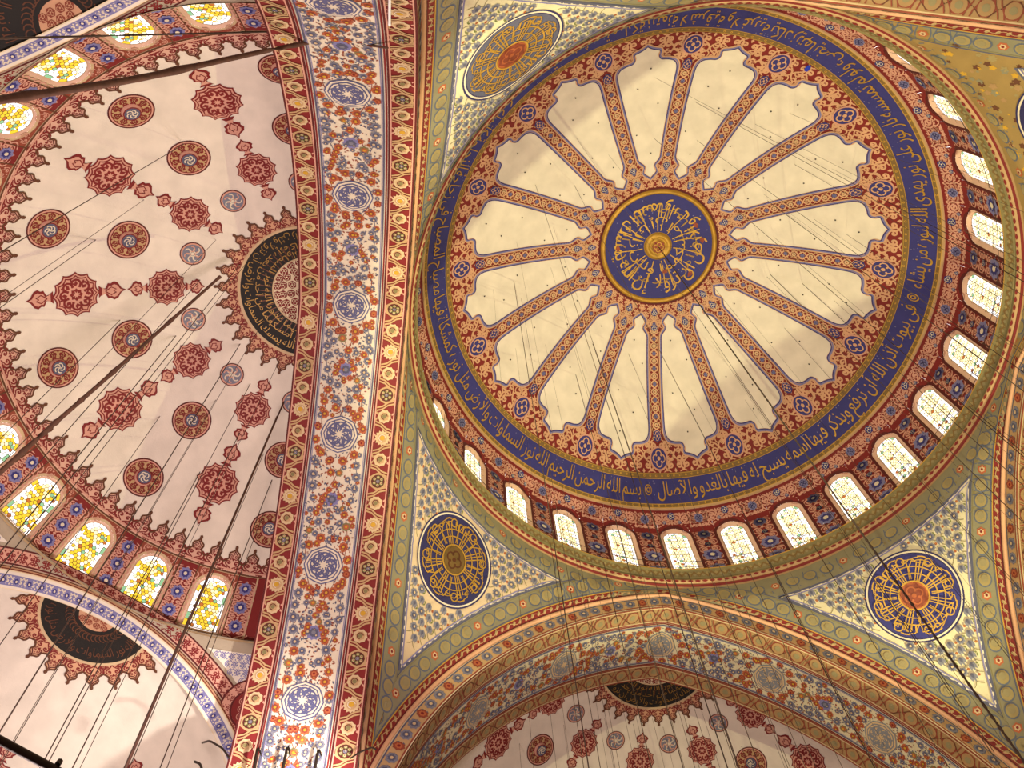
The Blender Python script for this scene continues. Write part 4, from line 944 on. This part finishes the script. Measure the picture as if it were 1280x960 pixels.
# ============================================================ HALL BELOW (closes the building behind the camera)
def box(name, x0, x1, y0, y1, z0, z1, mat, kind='structure'):
    V = [(x, y, z) for x in (x0, x1) for y in (y0, y1) for z in (z0, z1)]
    F = [(0, 1, 3, 2), (4, 6, 7, 5), (0, 4, 5, 1), (2, 3, 7, 6), (0, 2, 6, 4), (1, 5, 7, 3)]
    me = bpy.data.meshes.new(name); me.from_pydata(V, [], F); me.materials.append(mat); o = link_mesh(name, me)
    if kind: o['kind'] = kind
    return o
def hall():
    B = 31; H = ZB - 12.35
    box('floor', -B, B, -B, B, -.3, 0, M_CARPET)
    box('wall_left', -B - .5, -B, -B, B, 0, H, M_STONE); box('wall_right', B, B + .5, -B, B, 0, H, M_STONE)
    box('wall_back', -B, B, -B - .5, -B, 0, H, M_STONE); box('wall_front', -B, B, B, B + .5, 0, H, M_STONE)
    # roof outside the domes
    n = 360; V = []; F = []
    for i in range(n):
        a = 2 * PI * i / n; c, s = abs(math.cos(a)), abs(math.sin(a)); best = min(11.25 / max(c, 1e-6), 11.25 / max(s, 1e-6), 14.95)
        for cc, ss in ((c, s), (s, c)):
            r = min(14.86 / max(ss, 1e-6), 8.64 / max(cc, 1e-6)); best = max(best, r)
            b = 14.665 * ss; q = 9.86 ** 2 - 14.665 ** 2 + b * b
            if q > 0: best = max(best, b + math.sqrt(q))
        ro = min((B + .5) / max(c, 1e-6), (B + .5) / max(s, 1e-6))
        V += [(best * math.cos(a), best * math.sin(a), H), (ro * math.cos(a), ro * math.sin(a), H)]
    for i in range(n): j = (i + 1) % n; F.append((2 * i, 2 * i + 1, 2 * j + 1, 2 * j))
    me = bpy.data.meshes.new('ceiling'); me.from_pydata(V, [], F); me.materials.append(M_STONE); o = link_mesh('ceiling', me); o['kind'] = 'structure'
    # four fluted piers
    prof = []; N = 96
    for i in range(N):
        a = 2 * PI * i / N; r = 2.45 + .12 * abs(math.sin(a * 12)); prof.append((r * math.cos(a), r * math.sin(a)))
    V = [(x, y, 0) for x, y in prof] + [(x, y, 18.2) for x, y in prof]; F = [(i, (i + 1) % N, N + (i + 1) % N, N + i) for i in range(N)]
    me = bpy.data.meshes.new('pier'); me.from_pydata(V, [], F); me.materials.append(M_STONE)
    for k, (sx, sy) in enumerate(((-1, -1), (-1, 1), (1, -1), (1, 1))):
        o = link_mesh('pier', me, loc=(sx * 13.5, sy * 13.5, 0)); o['kind'] = 'structure'; o.name = 'wall_pier_%d' % (k + 1)

# ============================================================ WIRES, CABLES, HOOKS
def tube_mesh(name, pts, r, mat, sides=6, closed=False):
    P = np.array(pts, float); n = len(P); r = np.broadcast_to(np.asarray(r, float), (n,)); V = []; F = []
    up = Vector((0, 0, 1))
    for i in range(n):
        t = Vector(P[min(i + 1, n - 1)] - P[max(i - 1, 0)]).normalized(); a = t.cross(up if abs(t.z) < .95 else Vector((1, 0, 0))).normalized(); b = t.cross(a)
        for k in range(sides): q = 2 * PI * k / sides; V.append(tuple(Vector(P[i]) + (a * math.cos(q) + b * math.sin(q)) * float(r[i])))
    for i in range(n - 1):
        for k in range(sides): k2 = (k + 1) % sides; F.append((i * sides + k, i * sides + k2, (i + 1) * sides + k2, (i + 1) * sides + k))
    F += [tuple(range(sides)), tuple(range((n - 1) * sides, n * sides))]
    me = bpy.data.meshes.new(name); me.from_pydata(V, [], F); me.materials.append(mat)
    me.polygons.foreach_set('use_smooth', np.ones(len(F), bool)); return me
def wires():
    unit = tube_mesh('hanging_wire', [(0, 0, 0), (0, 0, -1)], .0075, M_WIRE, 5)
    knob = Paint(); a = np.arange(6)
    def wire(x, y, z, label, group, r=1.0, zb=8.0):
        o = link_mesh('hanging_wire', unit, loc=(x, y, z + ZB)); o.scale = (r, r, z + ZB - zb); tag(o, label, 'wire', group)
    rnd = random.Random(5); l1 = 'thin lamp wire hanging straight down from an eyelet in the central dome'; g1 = 'lamp wires of the central dome'
    zc = lambda r: -6.09 + math.sqrt(12.9 ** 2 - r * r)
    for k in range(16):
        for r, o in ((5.25, .04), (6.9, -.08), (8.03, .05)):
            if rnd.random() < .30: continue
            a = YF + (k + .5) * PI / 8 + o + PI / 2 + rnd.uniform(-.02, .02); wire(r * math.cos(a), r * math.sin(a), zc(r), l1, g1, rnd.choice([.5, .7, 1.0]))
    for x, y, z in ((-3.28, 6.19, 4.74), (4.44, 5.37, 4.77), (-2.55, 4.85, 5.59), (4.42, -2.91, 5.67), (6.68, .59, 4.93), (5.34, .52, 5.64), (-6.81, 1.85, 4.71)): wire(x, y, z, l1, g1, 1.7)
    # wires from the cornice
    l2 = 'thin wire dropping from the ring cornice across the bottom half dome'; g2 = 'wires from the dome cornice'
    for t in (66, 71, 75, 79.5, 84, 88, 92, 97, 103, 109, 116, 30, 38, 47, 56, 12, -4): wire(10.9 * math.cos(math.radians(t)), 10.9 * math.sin(math.radians(t)), -4.5, l2, g2, rnd.choice([1.0, 1.4, 2.0]))
    l3 = 'thin lamp wire hanging from the pink half dome on the left'; g3 = 'lamp wires of the left half dome'
    for x, y, z in ([-15.4, 6.35, -7.54], [-15.49, 4.41, -6.37], [-15.55, 2.53, -5.7], [-16.16, 1.16, -5.52], [-16.49, 3.39, -6.09], [-16.98, -.82, -5.64], [-17.71, -1.66, -5.94], [-19.65, -3.05, -7.14], [-20.99, -1.75, -7.67],
        [-18.33, -4.97, -7.37], [-16.2, -1.74, -5.61], [-18.23, -.22, -5.98], [-16.92, 2.03, -5.8], [-17.57, 3.91, -6.56], [-18.94, 1.71, -6.42], [-20.51, 1.03, -7.2], [-19.23, 4.29, -7.44], [-17.79, 6.07, -7.89], [-16.67, 4.95, -6.82], [-15.51, 7.22, -8.29], [-15.8, 5.6, -7.0]):
        wire(x, y, z, l3, g3, rnd.choice([1.0, 1.5, 2.0]))
    l4 = 'faint lamp wire in front of the dim bottom half dome'; g4 = 'lamp wires of the bottom half dome'
    for x in (-5.2, -4.1, -3.3, -2.2, -1.5, -.9, -.2, .6, 1.1, 2.0, 2.6, 3.4, 4.3, 5.5, 6.4): y = 15.2 + abs(math.sin(x * 7)) * 2.6; wire(x, y, SD_Z + math.sqrt(SD_Q ** 2 - x * x - (y - SD_Y) ** 2), l4, g4, .8)
    # centre chain
    z = np.arange(6.5, -31, -.09); r = .024 + .008 * np.sin(np.arange(len(z)) * 2.1); o = link_mesh('chandelier_chain', tube_mesh('chandelier_chain', np.column_stack([0 * z, 0 * z, z - 6.5]), r, M_WIRE, 6), loc=(0, 0, ZB + 6.5))
    tag(o, 'dark chain hanging from the gilded boss of the central dome to the lower right', 'chain')
    z = np.linspace(-6.14, -31, 60); o = link_mesh('hanging_rod', tube_mesh('hanging_rod', np.column_stack([0 * z, 0 * z, z + 6.14]), .028, M_ROPE, 6), loc=(-15.29, 3.93, ZB - 6.14)); tag(o, 'thick brown rod cable hanging past the lower stained windows on the left', 'cable')
    def cable(name, pts, r, mat, label, cat='cable', sub=8, knots=False):
        P = np.array(pts); t = np.linspace(0, len(P) - 1, (len(P) - 1) * sub + 1); q = np.column_stack([np.interp(t, np.arange(len(P)), P[:, k]) for k in range(3)])
        for _ in range(3): q[1:-1] = (q[:-2] + 2 * q[1:-1] + q[2:]) / 4
        rr = np.interp(t, np.arange(len(P)), np.broadcast_to(r, (len(P),))); rr = rr * (1 + (.35 * (np.arange(len(t)) % 9 == 0) if knots else 0))
        o = link_mesh(name, tube_mesh(name, q - q[0], rr, mat, 7), loc=tuple(q[0] + (0, 0, ZB))); return tag(o, label, cat)
    cable('wrapped_cable', [(-15.93, -8.59, -25.86), (-16.3, -8.4, -23.83), (-15.91, -8.29, -19.39), (-14.56, -8.59, -13.85), (-13.51, -8.82, -11.6), (-11.84, -9.49, -14.75)][:5] + [(-11.95, -8.9, -13.4)], (.055, .06, .065, .055, .035, .03), M_ROPE, 'thick wrapped brown cable crossing the upper left windows to the great arch', knots=True)
    cable('thin_cable', [(-18.1, -8.81, -21.28), (-17.1, -8.74, -16.55), (-14.36, -8.91, -11.76)], .02, M_WIRE, 'thin straight cable above the wrapped cable at the upper left')
    cable('wrapped_cable', [(-17.24, -.87, -7.39), (-19.36, .97, -12.41), (-20.17, 1.65, -14.26), (-21.0, 2.3, -17.56)], (.045, .06, .065, .075), M_ROPE, 'thick rope cable running down from the dark crown medallion of the left half dome', sub=20, knots=True)
    cable('iron_bar', [(-14.7, -3.76, -30.0), (-14.03, -3.37, -30.05), (-13.57, -3.11, -30.09), (-12.9, -2.75, -30.17)], .045, M_IRON, 'dark iron bar of a lamp frame at the lower left corner', 'bar')
    cable('iron_bracket', [(-13.5, -3.12, -30.07), (-13.50, -3.10, -30.0)], .03, M_IRON, 'small dark upright clip on the iron bar at the lower left corner', 'bracket')
    cable('wall_conduit', [(-11.9, -9.45, -14.0), (-11.83, -10.02, -15.44), (-11.78, -10.35, -16.6)], .035, M_LED, 'short white conduit on the left arch at the top of the picture', 'conduit')
    hooks = [([-14.02, 10.23, -17.29], [-14.1, 10.0, -16.26], [-13.93, 10.07, -16.56]), ([-13.28, 10.24, -17.31], [-13.27, 9.97, -16.16], [-13.14, 10.06, -16.51]), ([-12.4, 10.21, -17.19], [-12.4, 9.99, -16.22], [-12.27, 10.05, -16.46])]
    for nm, h in zip(('leftmost', 'middle', 'rightmost'), hooks): cable('iron_hook', h, (.05, .04, .02), M_IRON, nm + ' of the three dark hooked rods on the bright foot of the left arch', 'hook', 6)
    cable('iron_bracket', [[-15.65, 10.0, -16.29], [-15.45, 9.98, -16.2], [-15.05, 10.03, -16.4], [-14.78, 10.1, -16.69]], .03, M_IRON, 'curved dark bracket left of the hooked rods, at the edge of the red border', 'bracket')
    cable('iron_bracket', [[-11.46, 10.05, -16.48], [-11.21, 10.0, -16.27], [-10.89, 9.95, -16.11], [-10.76, 9.97, -16.17]], .025, M_IRON, 'curved dark bracket right of the hooked rods, between the two great arches', 'bracket')
    cable('iron_bracket', [[-15.71, 10.14, -16.84], [-15.54, 10.15, -16.9], [-15.39, 10.2, -17.16]], .035, M_IRON, 'short curved dark bracket at the foot of the small cream half dome', 'bracket')

RV = float(np.interp(12.43, PM.lrho, PM.la))
hall()
main_dome()
cornice()
PL_ = ['pendentive at the lower left with a blue roundel and worn gold centre', 'pendentive at the top with a grey blue and orange roundel, lit yellow', 'pendentive at the upper right corner, seen edge on behind the cornice', 'pendentive at the lower right with a blue roundel and orange centre']
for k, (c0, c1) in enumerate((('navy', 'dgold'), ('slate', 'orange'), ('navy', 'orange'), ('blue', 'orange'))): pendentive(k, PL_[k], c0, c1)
arches()
half_domes()
wires()
bpy.context.view_layer.update()
print('triangles', sum(len(o.data.polygons) for o in SC.objects if o.type == 'MESH'), 'objects', len(SC.objects))
